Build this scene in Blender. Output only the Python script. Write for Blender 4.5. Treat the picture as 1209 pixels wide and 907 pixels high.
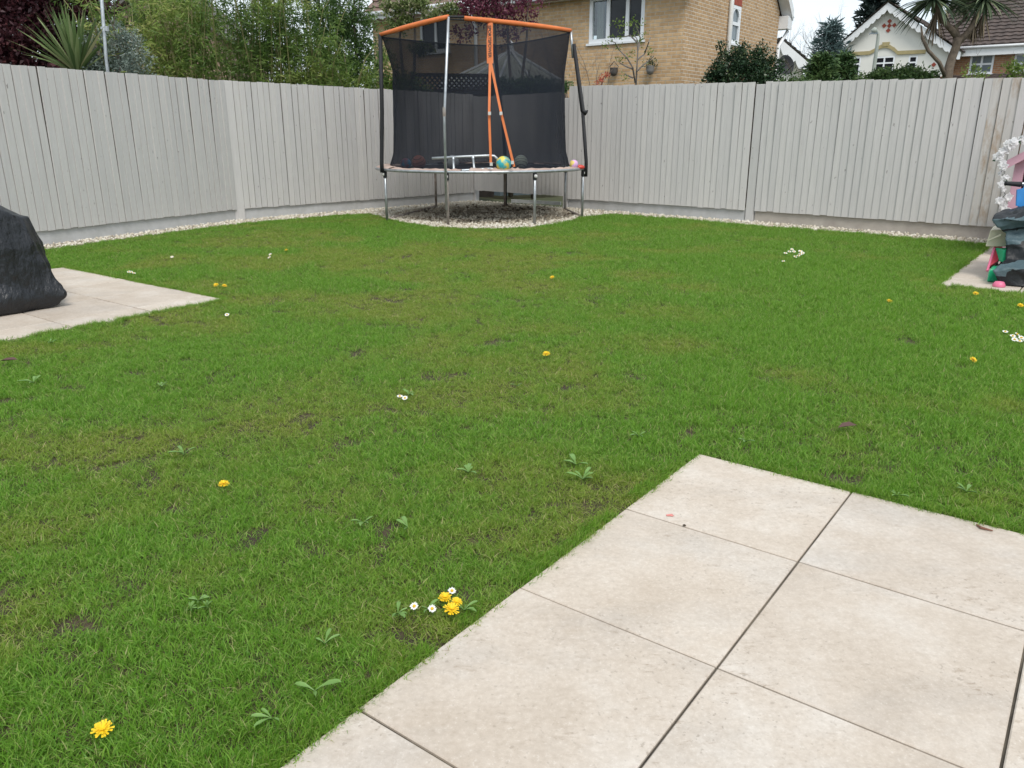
import bpy, math, random
import numpy as np
from mathutils import Vector, Matrix

for _o in list(bpy.data.objects):
    bpy.data.objects.remove(_o)
scene = bpy.context.scene
col = scene.collection
random.seed(7)
rng = np.random.default_rng(11)
R = math.radians

# ------------------------------------------------------------------ camera, sky, sun, exposure
W0, H0, FPX, HOR, CH = 1209.0, 907.0, 930.0, 158.0, 1.27
PITCH = math.atan((H0 / 2 - HOR) / FPX)
cam_d = bpy.data.cameras.new('camera')
cam = bpy.data.objects.new('camera', cam_d)
col.objects.link(cam)
cam.location = (0, 0, CH)
cam.rotation_euler = (math.pi / 2 - PITCH, 0, 0)
cam_d.sensor_width = 36
cam_d.lens = 36 * FPX / W0
cam_d.clip_start = 0.05
cam_d.clip_end = 3000
scene.camera = cam

SUN_EL, SUN_AZ = 54, 168          # degrees; azimuth clockwise from +Y
world = bpy.data.worlds.new('World')
scene.world = world
world.use_nodes = True
wn = world.node_tree
wn.nodes.clear()
w_out = wn.nodes.new('ShaderNodeOutputWorld')
w_bg = wn.nodes.new('ShaderNodeBackground')
w_bg.inputs['Strength'].default_value = 0.10
w_sky = wn.nodes.new('ShaderNodeTexSky')
w_sky.sky_type = 'NISHITA'
w_sky.sun_disc = False
w_sky.sun_elevation = R(SUN_EL)
w_sky.sun_rotation = R(SUN_AZ)
w_tc = wn.nodes.new('ShaderNodeTexCoord')
w_map = wn.nodes.new('ShaderNodeMapping')
w_map.inputs['Scale'].default_value = (1.6, 1.6, 5.0)
w_no = wn.nodes.new('ShaderNodeTexNoise')
w_no.inputs['Scale'].default_value = 1.7
w_no.inputs['Detail'].default_value = 6
w_rmp = wn.nodes.new('ShaderNodeValToRGB')
w_rmp.color_ramp.elements[0].position = 0.34
w_rmp.color_ramp.elements[0].color = (0.62, 0.62, 0.62, 1)
w_rmp.color_ramp.elements[1].position = 0.62
w_rmp.color_ramp.elements[1].color = (0.97, 0.97, 0.97, 1)
w_mix = wn.nodes.new('ShaderNodeMix')
w_mix.data_type = 'RGBA'
w_mix.inputs['B'].default_value = (6.5, 7.05, 7.45, 1)     # cloud sheet
L = wn.links.new
L(w_tc.outputs['Generated'], w_map.inputs['Vector'])
L(w_map.outputs['Vector'], w_no.inputs['Vector'])
L(w_no.outputs['Fac'], w_rmp.inputs['Fac'])
L(w_rmp.outputs['Color'], w_mix.inputs['Factor'])
L(w_sky.outputs['Color'], w_mix.inputs['A'])
L(w_mix.outputs['Result'], w_bg.inputs['Color'])
L(w_bg.outputs['Background'], w_out.inputs['Surface'])

sun_d = bpy.data.lights.new('sun', 'SUN')
sun_d.energy = 1.5
sun_d.angle = R(22)
sun_d.color = (1.0, 0.96, 0.9)
sun = bpy.data.objects.new('sun', sun_d)
col.objects.link(sun)
_az, _el = R(SUN_AZ), R(SUN_EL)
_sd = Vector((math.sin(_az) * math.cos(_el), math.cos(_az) * math.cos(_el), math.sin(_el)))
sun.rotation_euler = _sd.to_track_quat('Z', 'Y').to_euler()
sun.location = (0, 0, 30)

vs = scene.view_settings
vs.view_transform = 'Standard'
vs.look = 'None'
vs.exposure = 0.72
vs.gamma = 1.0
vs.use_curve_mapping = False
scene.render.engine = 'CYCLES'
scene.cycles.transparent_max_bounces = 24
scene.cycles.max_bounces = 8

# ------------------------------------------------------------------ survey helpers
_c, _s = math.cos(PITCH), math.sin(PITCH)
def ray(x, y):
    u = (x - W0 / 2) / FPX
    v = (y - H0 / 2) / FPX
    return Vector((u, _c - v * _s, -_s - v * _c))
def gp(x, y, z=0.0):                       # pixel -> point on the level z
    d = ray(x, y)
    t = (z - CH) / d.z
    return Vector((d.x * t, d.y * t, z))
def at(x, y, Y):                           # pixel -> point at the distance Y
    d = ray(x, y)
    t = Y / d.y
    return Vector((d.x * t, Y, CH + d.z * t))
def hit(x, y, o, n):                       # pixel -> point on a plane
    d = ray(x, y)
    oo = Vector((0, 0, CH))
    t = (o - oo).dot(n) / d.dot(n)
    return oo + d * t
def pxm(Y):                                # metres in one pixel at distance Y
    return Y / FPX / _c * 0.985
DA = Vector((0.600, 0.800, 0))             # the two directions all slabs, fences and houses follow
DB = Vector((-0.800, 0.600, 0))
def rot_of(d):
    return math.atan2(d.y, d.x)

# ------------------------------------------------------------------ noise in numpy
_lat = np.random.default_rng(5).random((64, 64))
def vnoise(x, y):
    xi = np.floor(x).astype(int); yi = np.floor(y).astype(int)
    fx = x - xi; fy = y - yi
    fx = fx * fx * (3 - 2 * fx); fy = fy * fy * (3 - 2 * fy)
    a = _lat[xi % 64, yi % 64]; b = _lat[(xi + 1) % 64, yi % 64]
    c = _lat[xi % 64, (yi + 1) % 64]; d = _lat[(xi + 1) % 64, (yi + 1) % 64]
    return (a * (1 - fx) + b * fx) * (1 - fy) + (c * (1 - fx) + d * fx) * fy
def fbm(x, y, o=4):
    v = 0; a = 0.5; t = 0
    for i in range(o):
        v = v + a * vnoise(x * 2 ** i + 13.7 * i, y * 2 ** i + 7.1 * i); t += a; a *= 0.5
    return v / t

# ------------------------------------------------------------------ objects
def tag(o, label=None, cat=None, group=None, kind=None):
    if label: o['label'] = label
    if cat: o['category'] = cat
    if group: o['group'] = group
    if kind: o['kind'] = kind
    return o
def thing(name, label, cat, loc=(0, 0, 0), rz=0, group=None):
    o = bpy.data.objects.new(name, None)
    o.empty_display_size = 0.1
    col.objects.link(o)
    o.location = loc
    o.rotation_euler = (0, 0, rz)
    return tag(o, label, cat, group)
def wloc(o):
    v = Vector((0, 0, 0))
    while o is not None:
        v = v + o.location
        o = o.parent
    return v
def link_mesh(name, me, mat, parent=None, loc=(0, 0, 0)):
    o = bpy.data.objects.new(name, me)
    col.objects.link(o)
    if mat is not None and len(me.materials) == 0:
        me.materials.append(mat)
    o.parent = parent
    o.location = loc
    return o

class MB:
    """collects geometry in world coordinates; build() makes ONE mesh object"""
    def __init__(s):
        s.v = []; s.f = []; s.r = []
    def add(s, vs, fs):
        n = len(s.v)
        s.v += [tuple(p) for p in vs]
        s.f += [tuple(i + n for i in f) for f in fs]
        return s
    def box(s, c, size, rz=0.0, M=None):
        hx, hy, hz = size[0] / 2, size[1] / 2, size[2] / 2
        p = [Vector((x * hx, y * hy, z * hz)) for z in (-1, 1) for y in (-1, 1) for x in (-1, 1)]
        if M is None: M = Matrix.Rotation(rz, 3, 'Z')
        p = [M @ q + Vector(c) for q in p]
        return s.add(p, [(0, 2, 3, 1), (4, 5, 7, 6), (0, 1, 5, 4), (2, 6, 7, 3), (0, 4, 6, 2), (1, 3, 7, 5)])
    def bar(s, a, b, w, h, up=(0, 0, 1)):
        a = Vector(a); b = Vector(b); d = b - a; L_ = d.length; d = d / L_
        up = Vector(up)
        x = d.cross(up)
        if x.length < 1e-4: x = Vector((1, 0, 0))
        x.normalize(); u = x.cross(d)
        M = Matrix((x, d, u)).transposed()
        return s.box((a + b) / 2, (w, L_, h), M=M)
    def tube(s, pts, rad, seg=8, cap=True):
        pts = [Vector(p) for p in pts]
        n = len(pts)
        if not isinstance(rad, (list, tuple)): rad = [rad] * n
        vv = []; ff = []
        t0 = (pts[1] - pts[0]).normalized()
        ref = Vector((0, 0, 1)) if abs(t0.z) < 0.9 else Vector((1, 0, 0))
        x = t0.cross(ref).normalized()
        for i in range(n):
            t = (pts[min(i + 1, n - 1)] - pts[max(i - 1, 0)]).normalized()
            x = (x - t * x.dot(t))
            if x.length < 1e-6: x = t.orthogonal()
            x.normalize(); y = t.cross(x)
            for k in range(seg):
                a = 2 * math.pi * k / seg
                vv.append(pts[i] + (x * math.cos(a) + y * math.sin(a)) * rad[i])
        for i in range(n - 1):
            for k in range(seg):
                k2 = (k + 1) % seg
                ff.append((i * seg + k, i * seg + k2, (i + 1) * seg + k2, (i + 1) * seg + k))
        if cap:
            ff.append(tuple(range(seg))[::-1]); ff.append(tuple(range((n - 1) * seg, n * seg)))
        return s.add(vv, ff)
    def ring(s, c, Rr, r, seg=72, ts=8):
        vv = []; ff = []
        for i in range(seg):
            a = 2 * math.pi * i / seg
            for k in range(ts):
                b = 2 * math.pi * k / ts
                q = Rr + r * math.cos(b)
                vv.append((c[0] + q * math.cos(a), c[1] + q * math.sin(a), c[2] + r * math.sin(b)))
        for i in range(seg):
            j = (i + 1) % seg
            for k in range(ts):
                k2 = (k + 1) % ts
                ff.append((i * ts + k, j * ts + k, j * ts + k2, i * ts + k2))
        return s.add(vv, ff)
    def lathe(s, prof, c=(0, 0, 0), seg=16, M=None):
        vv = []; ff = []; n = len(prof)
        for (r, z) in prof:
            for k in range(seg):
                a = 2 * math.pi * k / seg
                p = Vector((r * math.cos(a), r * math.sin(a), z))
                if M is not None: p = M @ p
                vv.append(p + Vector(c))
        for i in range(n - 1):
            for k in range(seg):
                k2 = (k + 1) % seg
                ff.append((i * seg + k, i * seg + k2, (i + 1) * seg + k2, (i + 1) * seg + k))
        return s.add(vv, ff)
    def prism(s, poly, o, ux, uz, uy, d0, d1):
        """poly (a,b) in the plane o + a*ux + b*uz, pushed along uy from d0 to d1"""
        n = len(poly)
        vv = [o + ux * a + uz * b + uy * d0 for a, b in poly] + [o + ux * a + uz * b + uy * d1 for a, b in poly]
        ff = [tuple(range(n)), tuple(range(2 * n - 1, n - 1, -1))]
        ff += [(i, i + n, (i + 1) % n + n, (i + 1) % n) for i in range(n)]
        return s.add(vv, ff)
    def quad(s, a, b, c, d):
        return s.add([a, b, c, d], [(0, 1, 2, 3)])
    def build(s, name, mat, parent=None, smooth=False, origin=None, bevel=0):
        base = wloc(parent) if parent is not None else Vector(origin if origin is not None else (0, 0, 0))
        me = bpy.data.meshes.new(name)
        me.from_pydata([(p[0] - base.x, p[1] - base.y, p[2] - base.z) for p in s.v], [], s.f)
        me.update()
        if smooth:
            me.shade_smooth()
        o = link_mesh(name, me, mat, parent, (0, 0, 0) if parent is not None else base)
        if bevel:
            b = o.modifiers.new('bevel', 'BEVEL'); b.width = bevel; b.segments = 2; b.limit_method = 'ANGLE'
        return o

def np_mesh(name, verts, faces, mat, parent=None, attrs=None, origin=(0, 0, 0), smooth=False):
    """verts (N,3) world; faces (M,k); attrs {name: per-vertex floats}"""
    base = wloc(parent) if parent is not None else Vector(origin)
    me = bpy.data.meshes.new(name)
    v = np.asarray(verts, dtype=np.float32) - np.array(base, dtype=np.float32)
    f = np.asarray(faces, dtype=np.int32)
    me.vertices.add(len(v)); me.vertices.foreach_set('co', v.ravel())
    k = f.shape[1]
    me.loops.add(f.size); me.loops.foreach_set('vertex_index', f.ravel())
    me.polygons.add(len(f))
    me.polygons.foreach_set('loop_start', np.arange(0, f.size, k, dtype=np.int32))
    me.polygons.foreach_set('loop_total', np.full(len(f), k, dtype=np.int32))
    me.update(calc_edges=True); me.validate()
    if attrs:
        for an, av in attrs.items():
            a = me.attributes.new(an, 'FLOAT', 'POINT')
            a.data.foreach_set('value', np.asarray(av, dtype=np.float32))
    if smooth: me.shade_smooth()
    return link_mesh(name, me, mat, parent, (0, 0, 0) if parent is not None else base)

# ------------------------------------------------------------------ materials
def nn(nt, t, **kw):
    n = nt.nodes.new(t)
    for k, v in kw.items():
        if k in n.inputs: n.inputs[k].default_value = v
        else: setattr(n, k, v)
    return n
def new_mat(name):
    m = bpy.data.materials.new(name); m.use_nodes = True
    nt = m.node_tree
    return m, nt, nt.nodes['Principled BSDF'], nt.nodes['Material Output']
def rgb(c): return (c[0], c[1], c[2], 1.0)
def ramp(nt, stops):
    r = nt.nodes.new('ShaderNodeValToRGB'); e = r.color_ramp.elements
    while len(e) < len(stops): e.new(0.5)
    for i, (p, c) in enumerate(stops):
        e[i].position = p; e[i].color = rgb(c)
    return r
def mixc(nt, a, b, fac, mode='MIX'):
    m = nt.nodes.new('ShaderNodeMix'); m.data_type = 'RGBA'; m.blend_type = mode
    for s, val in (('Factor', fac), ('A', a), ('B', b)):
        if isinstance(val, bpy.types.NodeSocket): nt.links.new(val, m.inputs[s])
        elif s == 'Factor': m.inputs[s].default_value = val
        else: m.inputs[s].default_value = rgb(val)
    return m.outputs['Result']
def noise(nt, scale, detail=4, rough=0.55, vec=None, stretch=None, coord='Object'):
    n = nt.nodes.new('ShaderNodeTexNoise')
    n.inputs['Scale'].default_value = scale; n.inputs['Detail'].default_value = detail; n.inputs['Roughness'].default_value = rough
    if vec is None:
        tc = nt.nodes.new('ShaderNodeTexCoord'); vec = tc.outputs[coord]
    if stretch:
        mp = nt.nodes.new('ShaderNodeMapping'); mp.inputs['Scale'].default_value = stretch
        nt.links.new(vec, mp.inputs['Vector']); vec = mp.outputs['Vector']
    nt.links.new(vec, n.inputs['Vector'])
    return n.outputs['Fac']
def geo_pos(nt):
    return nt.nodes.new('ShaderNodeNewGeometry').outputs['Position']
def bump(nt, bsdf, h, strength=0.3, dist=0.01):
    b = nt.nodes.new('ShaderNodeBump'); b.inputs['Strength'].default_value = strength; b.inputs['Distance'].default_value = dist
    nt.links.new(h, b.inputs['Height']); nt.links.new(b.outputs['Normal'], bsdf.inputs['Normal'])
def pmat(name, c1, c2=None, scale=8, rough=0.6, metal=0.0, bmp=0.0, bscale=None, stretch=None, spec=0.5, bdist=0.01):
    m, nt, b, o = new_mat(name)
    b.inputs['Roughness'].default_value = rough; b.inputs['Metallic'].default_value = metal
    b.inputs['Specular IOR Level'].default_value = spec
    if c2 is None: c2 = tuple(x * 0.8 for x in c1)
    f = noise(nt, scale, 5, 0.6, stretch=stretch)
    r = ramp(nt, [(0.32, c2), (0.68, c1)])
    nt.links.new(f, r.inputs['Fac']); nt.links.new(r.outputs['Color'], b.inputs['Base Color'])
    if bmp: bump(nt, b, noise(nt, bscale or scale * 3, 5, 0.6, stretch=stretch), bmp, bdist)
    return m
def leaf_mat(name, stops, trans=0.35, rough=0.5):
    m, nt, b, o = new_mat(name)
    a = nn(nt, 'ShaderNodeAttribute', attribute_name='rnd')
    r = ramp(nt, stops)
    nt.links.new(a.outputs['Fac'], r.inputs['Fac'])
    b.inputs['Roughness'].default_value = rough; b.inputs['Specular IOR Level'].default_value = 0.3
    nt.links.new(r.outputs['Color'], b.inputs['Base Color'])
    t = nt.nodes.new('ShaderNodeBsdfTranslucent'); nt.links.new(r.outputs['Color'], t.inputs['Color'])
    mx = nt.nodes.new('ShaderNodeMixShader'); mx.inputs['Fac'].default_value = trans
    nt.links.new(b.outputs['BSDF'], mx.inputs[1]); nt.links.new(t.outputs['BSDF'], mx.inputs[2])
    nt.links.new(mx.outputs['Shader'], o.inputs['Surface'])
    return m

M = {}
# painted fence boards
def fence_mat(name, base, worn, amount):
    m, nt, b, o = new_mat(name)
    oi = nt.nodes.new('ShaderNodeObjectInfo')
    tc = nt.nodes.new('ShaderNodeTexCoord')
    ad = nt.nodes.new('ShaderNodeVectorMath'); ad.operation = 'ADD'
    nt.links.new(geo_pos(nt), ad.inputs[0])
    sc = nt.nodes.new('ShaderNodeVectorMath'); sc.operation = 'SCALE'; sc.inputs[0].default_value = (7, 3, 11)
    nt.links.new(oi.outputs['Random'], sc.inputs['Scale']); nt.links.new(sc.outputs['Vector'], ad.inputs[1])
    v = ad.outputs['Vector']
    st = noise(nt, 4.5, 6, 0.65, vec=v, stretch=(9, 9, 0.7))
    c = mixc(nt, tuple(x * 0.80 for x in base), tuple(min(1, x * 1.10) for x in base), st)
    br = ramp(nt, [(0, (0.955, 0.955, 0.96)), (1, (1.025, 1.02, 1.015))]); nt.links.new(oi.outputs['Random'], br.inputs['Fac'])
    c = mixc(nt, c, br.outputs['Color'], 1.0, 'MULTIPLY')
    wr = noise(nt, 2.2, 7, 0.7, vec=v, stretch=(3, 3, 1.0))
    wrr = ramp(nt, [(0.60 - amount, (0, 0, 0)), (0.78 - amount, (1, 1, 1))]); nt.links.new(wr, wrr.inputs['Fac'])
    c = mixc(nt, c, worn, wrr.outputs['Color'])
    sp = noise(nt, 16, 3, 0.5, vec=v, stretch=(1.4, 1.4, 0.8))
    spr = ramp(nt, [(0.705, (0, 0, 0)), (0.75, (0.7, 0.7, 0.7))]); nt.links.new(sp, spr.inputs['Fac'])
    c = mixc(nt, c, (0.16, 0.14, 0.13), spr.outputs['Color'])
    nt.links.new(c, b.inputs['Base Color'])
    b.inputs['Roughness'].default_value = 0.78; b.inputs['Specular IOR Level'].default_value = 0.25
    bump(nt, b, st, 0.35, 0.004)
    return m
M['fence'] = fence_mat('fence_paint', (0.575, 0.558, 0.54), (0.49, 0.465, 0.44), 0.0)
M['fence_worn'] = fence_mat('fence_paint_worn', (0.54, 0.52, 0.49), (0.36, 0.27, 0.19), 0.12)
M['fence_dark'] = pmat('fence_shaded_wood', (0.15, 0.125, 0.105), (0.09, 0.075, 0.065), rough=0.9)  # rails and liner; dark tone stands in for shaded, unpainted joints
M['gravel_board_grey'] = pmat('gravel_board_painted', (0.50, 0.50, 0.50), (0.42, 0.42, 0.41), scale=6, rough=0.85, bmp=0.25, bscale=60)
M['gravel_board_bare'] = pmat('gravel_board_bare', (0.46, 0.42, 0.37), (0.36, 0.32, 0.28), scale=5, rough=0.9, bmp=0.25, bscale=60)

# paving
def slab_mat():
    m, nt, b, o = new_mat('stone_slab')
    oi = nt.nodes.new('ShaderNodeObjectInfo')
    ad = nt.nodes.new('ShaderNodeVectorMath'); ad.operation = 'ADD'
    sc = nt.nodes.new('ShaderNodeVectorMath'); sc.operation = 'SCALE'; sc.inputs[0].default_value = (31, 17, 5)
    nt.links.new(oi.outputs['Random'], sc.inputs['Scale'])
    nt.links.new(geo_pos(nt), ad.inputs[0]); nt.links.new(sc.outputs['Vector'], ad.inputs[1])
    v = ad.outputs['Vector']
    big = noise(nt, 3.0, 9, 0.66, vec=v)
    c = ramp(nt, [(0.30, (0.47, 0.400, 0.330)), (0.5, (0.535, 0.468, 0.40)), (0.70, (0.605, 0.555, 0.50))])
    nt.links.new(big, c.inputs['Fac'])
    gr = noise(nt, 60, 9, 0.75, vec=v)
    grr = ramp(nt, [(0.34, (0.88, 0.865, 0.845)), (0.64, (1.07, 1.07, 1.07))]); nt.links.new(gr, grr.inputs['Fac'])
    # soft grey staining
    sg = noise(nt, 1.9, 5, 0.6, vec=v, stretch=(1.0, 1.8, 1))
    sgr = ramp(nt, [(0.5, (0, 0, 0)), (0.75, (0.55, 0.55, 0.55))]); nt.links.new(sg, sgr.inputs['Fac'])
    cc = mixc(nt, c.outputs['Color'], (0.40, 0.365, 0.33), sgr.outputs['Color'])
    # veined vents / fissures of the stone
    wv = noise(nt, 14, 8, 0.75, vec=v, stretch=(1.0, 2.6, 1))
    wvr = ramp(nt, [(0.57, (0, 0, 0)), (0.66, (0.7, 0.7, 0.7))]); nt.links.new(wv, wvr.inputs['Fac'])
    mk = noise(nt, 2.6, 3, 0.5, vec=v)
    mkr = ramp(nt, [(0.40, (0, 0, 0)), (0.60, (1, 1, 1))]); nt.links.new(mk, mkr.inputs['Fac'])
    mm = mixc(nt, wvr.outputs['Color'], mkr.outputs['Color'], 1.0, 'MULTIPLY')
    cc = mixc(nt, cc, (0.30, 0.235, 0.175), mm)
    cc = mixc(nt, cc, grr.outputs['Color'], 1.0, 'MULTIPLY')
    # pale bloom speckle
    fs = noise(nt, 120, 3, 0.7, vec=v)
    fsr = ramp(nt, [(0.60, (0, 0, 0)), (0.72, (0.45, 0.45, 0.45))]); nt.links.new(fs, fsr.inputs['Fac'])
    cc = mixc(nt, cc, (0.66, 0.62, 0.57), fsr.outputs['Color'])
    # little pits
    pt = noise(nt, 75, 2, 0.5, vec=v)
    ptr = ramp(nt, [(0.635, (0, 0, 0)), (0.71, (0.5, 0.5, 0.5))]); nt.links.new(pt, ptr.inputs['Fac'])
    pm = mixc(nt, ptr.outputs['Color'], mkr.outputs['Color'], 0.75, 'MULTIPLY')
    cc = mixc(nt, cc, (0.24, 0.20, 0.16), pm)
    br = ramp(nt, [(0, (0.93, 0.92, 0.91)), (1, (1.03, 1.02, 1.0))]); nt.links.new(oi.outputs['Random'], br.inputs['Fac'])
    cc = mixc(nt, cc, br.outputs['Color'], 1.0, 'MULTIPLY')
    nt.links.new(cc, b.inputs['Base Color'])
    b.inputs['Roughness'].default_value = 0.62; b.inputs['Specular IOR Level'].default_value = 0.3
    hh = mixc(nt, gr, wv, 0.5)
    bump(nt, b, hh, 0.25, 0.004)
    return m
M['slab'] = slab_mat()
M['bedding'] = pmat('joint_sand', (0.16, 0.135, 0.10), (0.04, 0.034, 0.027), scale=5, rough=0.95, bmp=0.4, bscale=90)
M['soil'] = pmat('soil', (0.085, 0.060, 0.034), (0.035, 0.026, 0.016), scale=14, rough=0.95, bmp=0.8, bscale=50, bdist=0.02)
M['ground'] = pmat('rough_ground', (0.09, 0.11, 0.045), (0.05, 0.055, 0.03), scale=0.6, rough=0.95)
M['gravel_base'] = pmat('gravel_base', (0.42, 0.37, 0.28), (0.17, 0.14, 0.10), scale=40, rough=0.95, bmp=0.6, bscale=80)
# ------------------------------------------------------------------ ground, lawn, gravel, paving
g = MB(); g.quad((-500, -60, -0.08), (500, -60, -0.08), (500, 900, -0.08), (-500, 900, -0.08))
tag(g.build('ground', M['ground']), kind='structure')

# fence line, surveyed along its foot
L1 = gp(283, 259); L0 = gp(65, 287); LE = L0 + (L0 - L1).normalized() * 4.0
CO = gp(559, 236.5)
RP = gp(668, 245); R1 = gp(887, 261); R2 = gp(1192, 284.5); RE = R2 + (R2 - R1).normalized() * 4.0
# lawn/gravel edge
edge_px = [(65, 293), (180, 277), (283, 264), (350, 258), (405, 253.5), (440, 252.5), (457, 258), (480, 263), (510, 267.5), (545, 269.5), (590, 270),
           (625, 268.5), (655, 264), (690, 256.5), (722, 253.2), (790, 257.5), (887, 266), (1040, 277.5), (1150, 287), (1195, 291)]
edge = [gp(*p) for p in edge_px]
edge = [edge[0] + (LE - L0)] + edge + [edge[-1] + (RE - R2)]
lawn_poly = [(p.x, p.y) for p in edge] + [(9.5, 3.0), (9.5, -1.5), (-9.5, -1.5), (-9.5, 3.0)]
lw = MB(); lw.add([(x, y, -0.014) for x, y in lawn_poly], [tuple(range(len(lawn_poly)))[::-1]])
lawn = tag(lw.build('lawn', M['soil']), kind='structure')

fen = [LE, L1, CO, RP, R1, RE]
gv = MB()
gpts = [(p.x, p.y) for p in edge] + [(p.x, p.y) for p in fen[::-1]]
gv.add([(x, y, -0.009) for x, y in gpts], [tuple(range(len(gpts)))[::-1]])
gravel_bed = tag(gv.build('gravel_bed', M['gravel_base']), kind='structure')

def in_poly(px, py, poly):
    ins = np.zeros(len(px), bool); n = len(poly); j = n - 1
    for i in range(n):
        xi, yi = poly[i]; xj, yj = poly[j]
        c = ((yi > py) != (yj > py)) & (px < (xj - xi) * (py - yi) / (yj - yi + 1e-12) + xi)
        ins ^= c; j = i
    return ins

# the paved areas: origin, first direction, second direction, sizes, how many
a1, a2, a3, m1, m2, m0 = gp(738, 600), gp(606, 692), gp(413, 830), gp(942, 663), gp(842, 787), gp(1010, 580)
uB = -((m1 - a1).normalized() + (m2 - a2).normalized()).normalized()     # towards the upper left
uA = Vector((uB.y, -uB.x, 0))
if uA.y < 0: uA = -uA
sA = ((a1 - a3).dot(uA) / 2 + (m1 - m2).dot(uA)) / 2
sB = (m1 - a1).dot(-uB)
print('slab', sA, sB, uA, uB)
JT = 0.0068
slab_cache = {}
def slab_mesh(a, b, k):
    key = (round(a, 3), round(b, 3), k)
    if key in slab_cache: return slab_cache[key]
    ch = 0.003; t = 0.022
    rr = random.Random(k)
    def ringpts(ins, z):
        return [(-a / 2 + ins, -b / 2 + ins, z), (a / 2 - ins, -b / 2 + ins, z), (a / 2 - ins, b / 2 - ins, z), (-a / 2 + ins, b / 2 - ins, z)]
    v = ringpts(0, -t) + ringpts(0, -ch) + ringpts(ch, 0)
    f = [(0, 3, 2, 1)]
    for r in (0, 4):
        for i in range(4):
            j = (i + 1) % 4
            f.append((r + i, r + j, r + 4 + j, r + 4 + i))
    f.append((8, 9, 10, 11))
    me = bpy.data.meshes.new('slab'); me.from_pydata(v, [], f); me.materials.append(M['slab'])
    slab_cache[key] = me
    return me
def patio(name, origin, ua, ub, rows, cols, JT=JT):
    """rows: widths along ua; cols: widths along ub, both from the origin corner"""
    la, lb = sum(rows), sum(cols)
    p = [origin, origin + ua * la, origin + ua * la + ub * lb, origin + ub * lb]
    bed = MB(); ins = 0.01
    cc = (p[0] + p[2]) / 2
    bed.add([tuple(q + (cc - q).normalized() * ins + Vector((0, 0, -0.008))) for q in p], [(0, 1, 2, 3) if (ua.cross(ub)).z > 0 else (3, 2, 1, 0)])
    bo = tag(bed.build(name, M['bedding'], origin=origin), kind='structure')
    ang = rot_of(ua); s = 1 if ua.cross(ub).z > 0 else -1
    ya = 0
    for i, ra in enumerate(rows):
        xb = 0
        for j, cb in enumerate(cols):
            me = slab_mesh(ra - JT, cb - JT, 0)
            o = bpy.data.objects.new('slab', me); col.objects.link(o); o.parent = bo
            q = ua * (ya + ra / 2) + ub * (xb + cb / 2)
            o.location = (q.x, q.y, random.uniform(-0.0012, 0.0012))
            o.rotation_euler = (random.uniform(-.001, .001), random.uniform(-.001, .001), ang + random.uniform(-.0015, .0015))
            xb += cb
        ya += ra
    return [(q.x, q.y) for q in p]
o1 = a1 + uA * sA * 0.985
P_near = patio('patio', o1, -uA, -uB, [sA * 0.985] + [sA] * 5, [sB] * 6)
oL = gp(267, 353.5)
gl = (oL - gp(0, 403)).normalized(); glb = Vector((-gl.y, gl.x, 0))
P_left = patio('patio_corner', oL, -gl, glb, [0.60] * 7, [0.30] + [0.60] * 4, 0.011)
oR = gp(1108, 336.5)
grA = (gp(1166, 293) - oR).normalized(); grB = Vector((grA.y, -grA.x, 0))
P_right = patio('patio_side', oR, grA, grB, [0.52] + [0.6] * 5, [0.6] * 5, 0.011)

# ------------------------------------------------------------------ scatter with geometry nodes (grass blades, gravel stones)
def scatter_group(coll):
    ng = bpy.data.node_groups.new('scatter', 'GeometryNodeTree')
    ng.interface.new_socket('Geometry', in_out='INPUT', socket_type='NodeSocketGeometry')
    ng.interface.new_socket('Geometry', in_out='OUTPUT', socket_type='NodeSocketGeometry')
    gi = ng.nodes.new('NodeGroupInput'); go = ng.nodes.new('NodeGroupOutput')
    ci = ng.nodes.new('GeometryNodeCollectionInfo'); ci.inputs['Collection'].default_value = coll
    ci.inputs['Separate Children'].default_value = True; ci.inputs['Reset Children'].default_value = True
    ip = ng.nodes.new('GeometryNodeInstanceOnPoints'); ip.inputs['Pick Instance'].default_value = True
    def attr(nm, ty):
        a = ng.nodes.new('GeometryNodeInputNamedAttribute'); a.data_type = ty; a.inputs['Name'].default_value = nm
        return a.outputs['Attribute']
    lk = ng.links.new
    lk(gi.outputs[0], ip.inputs['Points']); lk(ci.outputs[0], ip.inputs['Instance'])
    lk(attr('idx', 'INT'), ip.inputs['Instance Index'])
    e2r = ng.nodes.new('FunctionNodeEulerToRotation'); lk(attr('rot', 'FLOAT_VECTOR'), e2r.inputs[0])
    lk(e2r.outputs[0], ip.inputs['Rotation']); lk(attr('scl', 'FLOAT_VECTOR'), ip.inputs['Scale'])
    lk(ip.outputs[0], go.inputs[0])
    return ng
def scatter(name, pts, rot, scl, idx, tint, coll):
    me = bpy.data.meshes.new(name)
    n = len(pts)
    me.vertices.add(n); me.vertices.foreach_set('co', np.asarray(pts, np.float32).ravel())
    def at_(nm, ty, dat, key):
        a = me.attributes.new(nm, ty, 'POINT'); a.data.foreach_set(key, dat)
    at_('rot', 'FLOAT_VECTOR', np.asarray(rot, np.float32).ravel(), 'vector')
    at_('scl', 'FLOAT_VECTOR', np.asarray(scl, np.float32).ravel(), 'vector')
    at_('idx', 'INT', np.asarray(idx, np.int32), 'value')
    at_('tint', 'FLOAT', np.asarray(tint, np.float32), 'value')
    o = bpy.data.objects.new(name, me); col.objects.link(o)
    md = o.modifiers.new('scatter', 'NODES'); md.node_group = scatter_group(coll)
    return o

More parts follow.
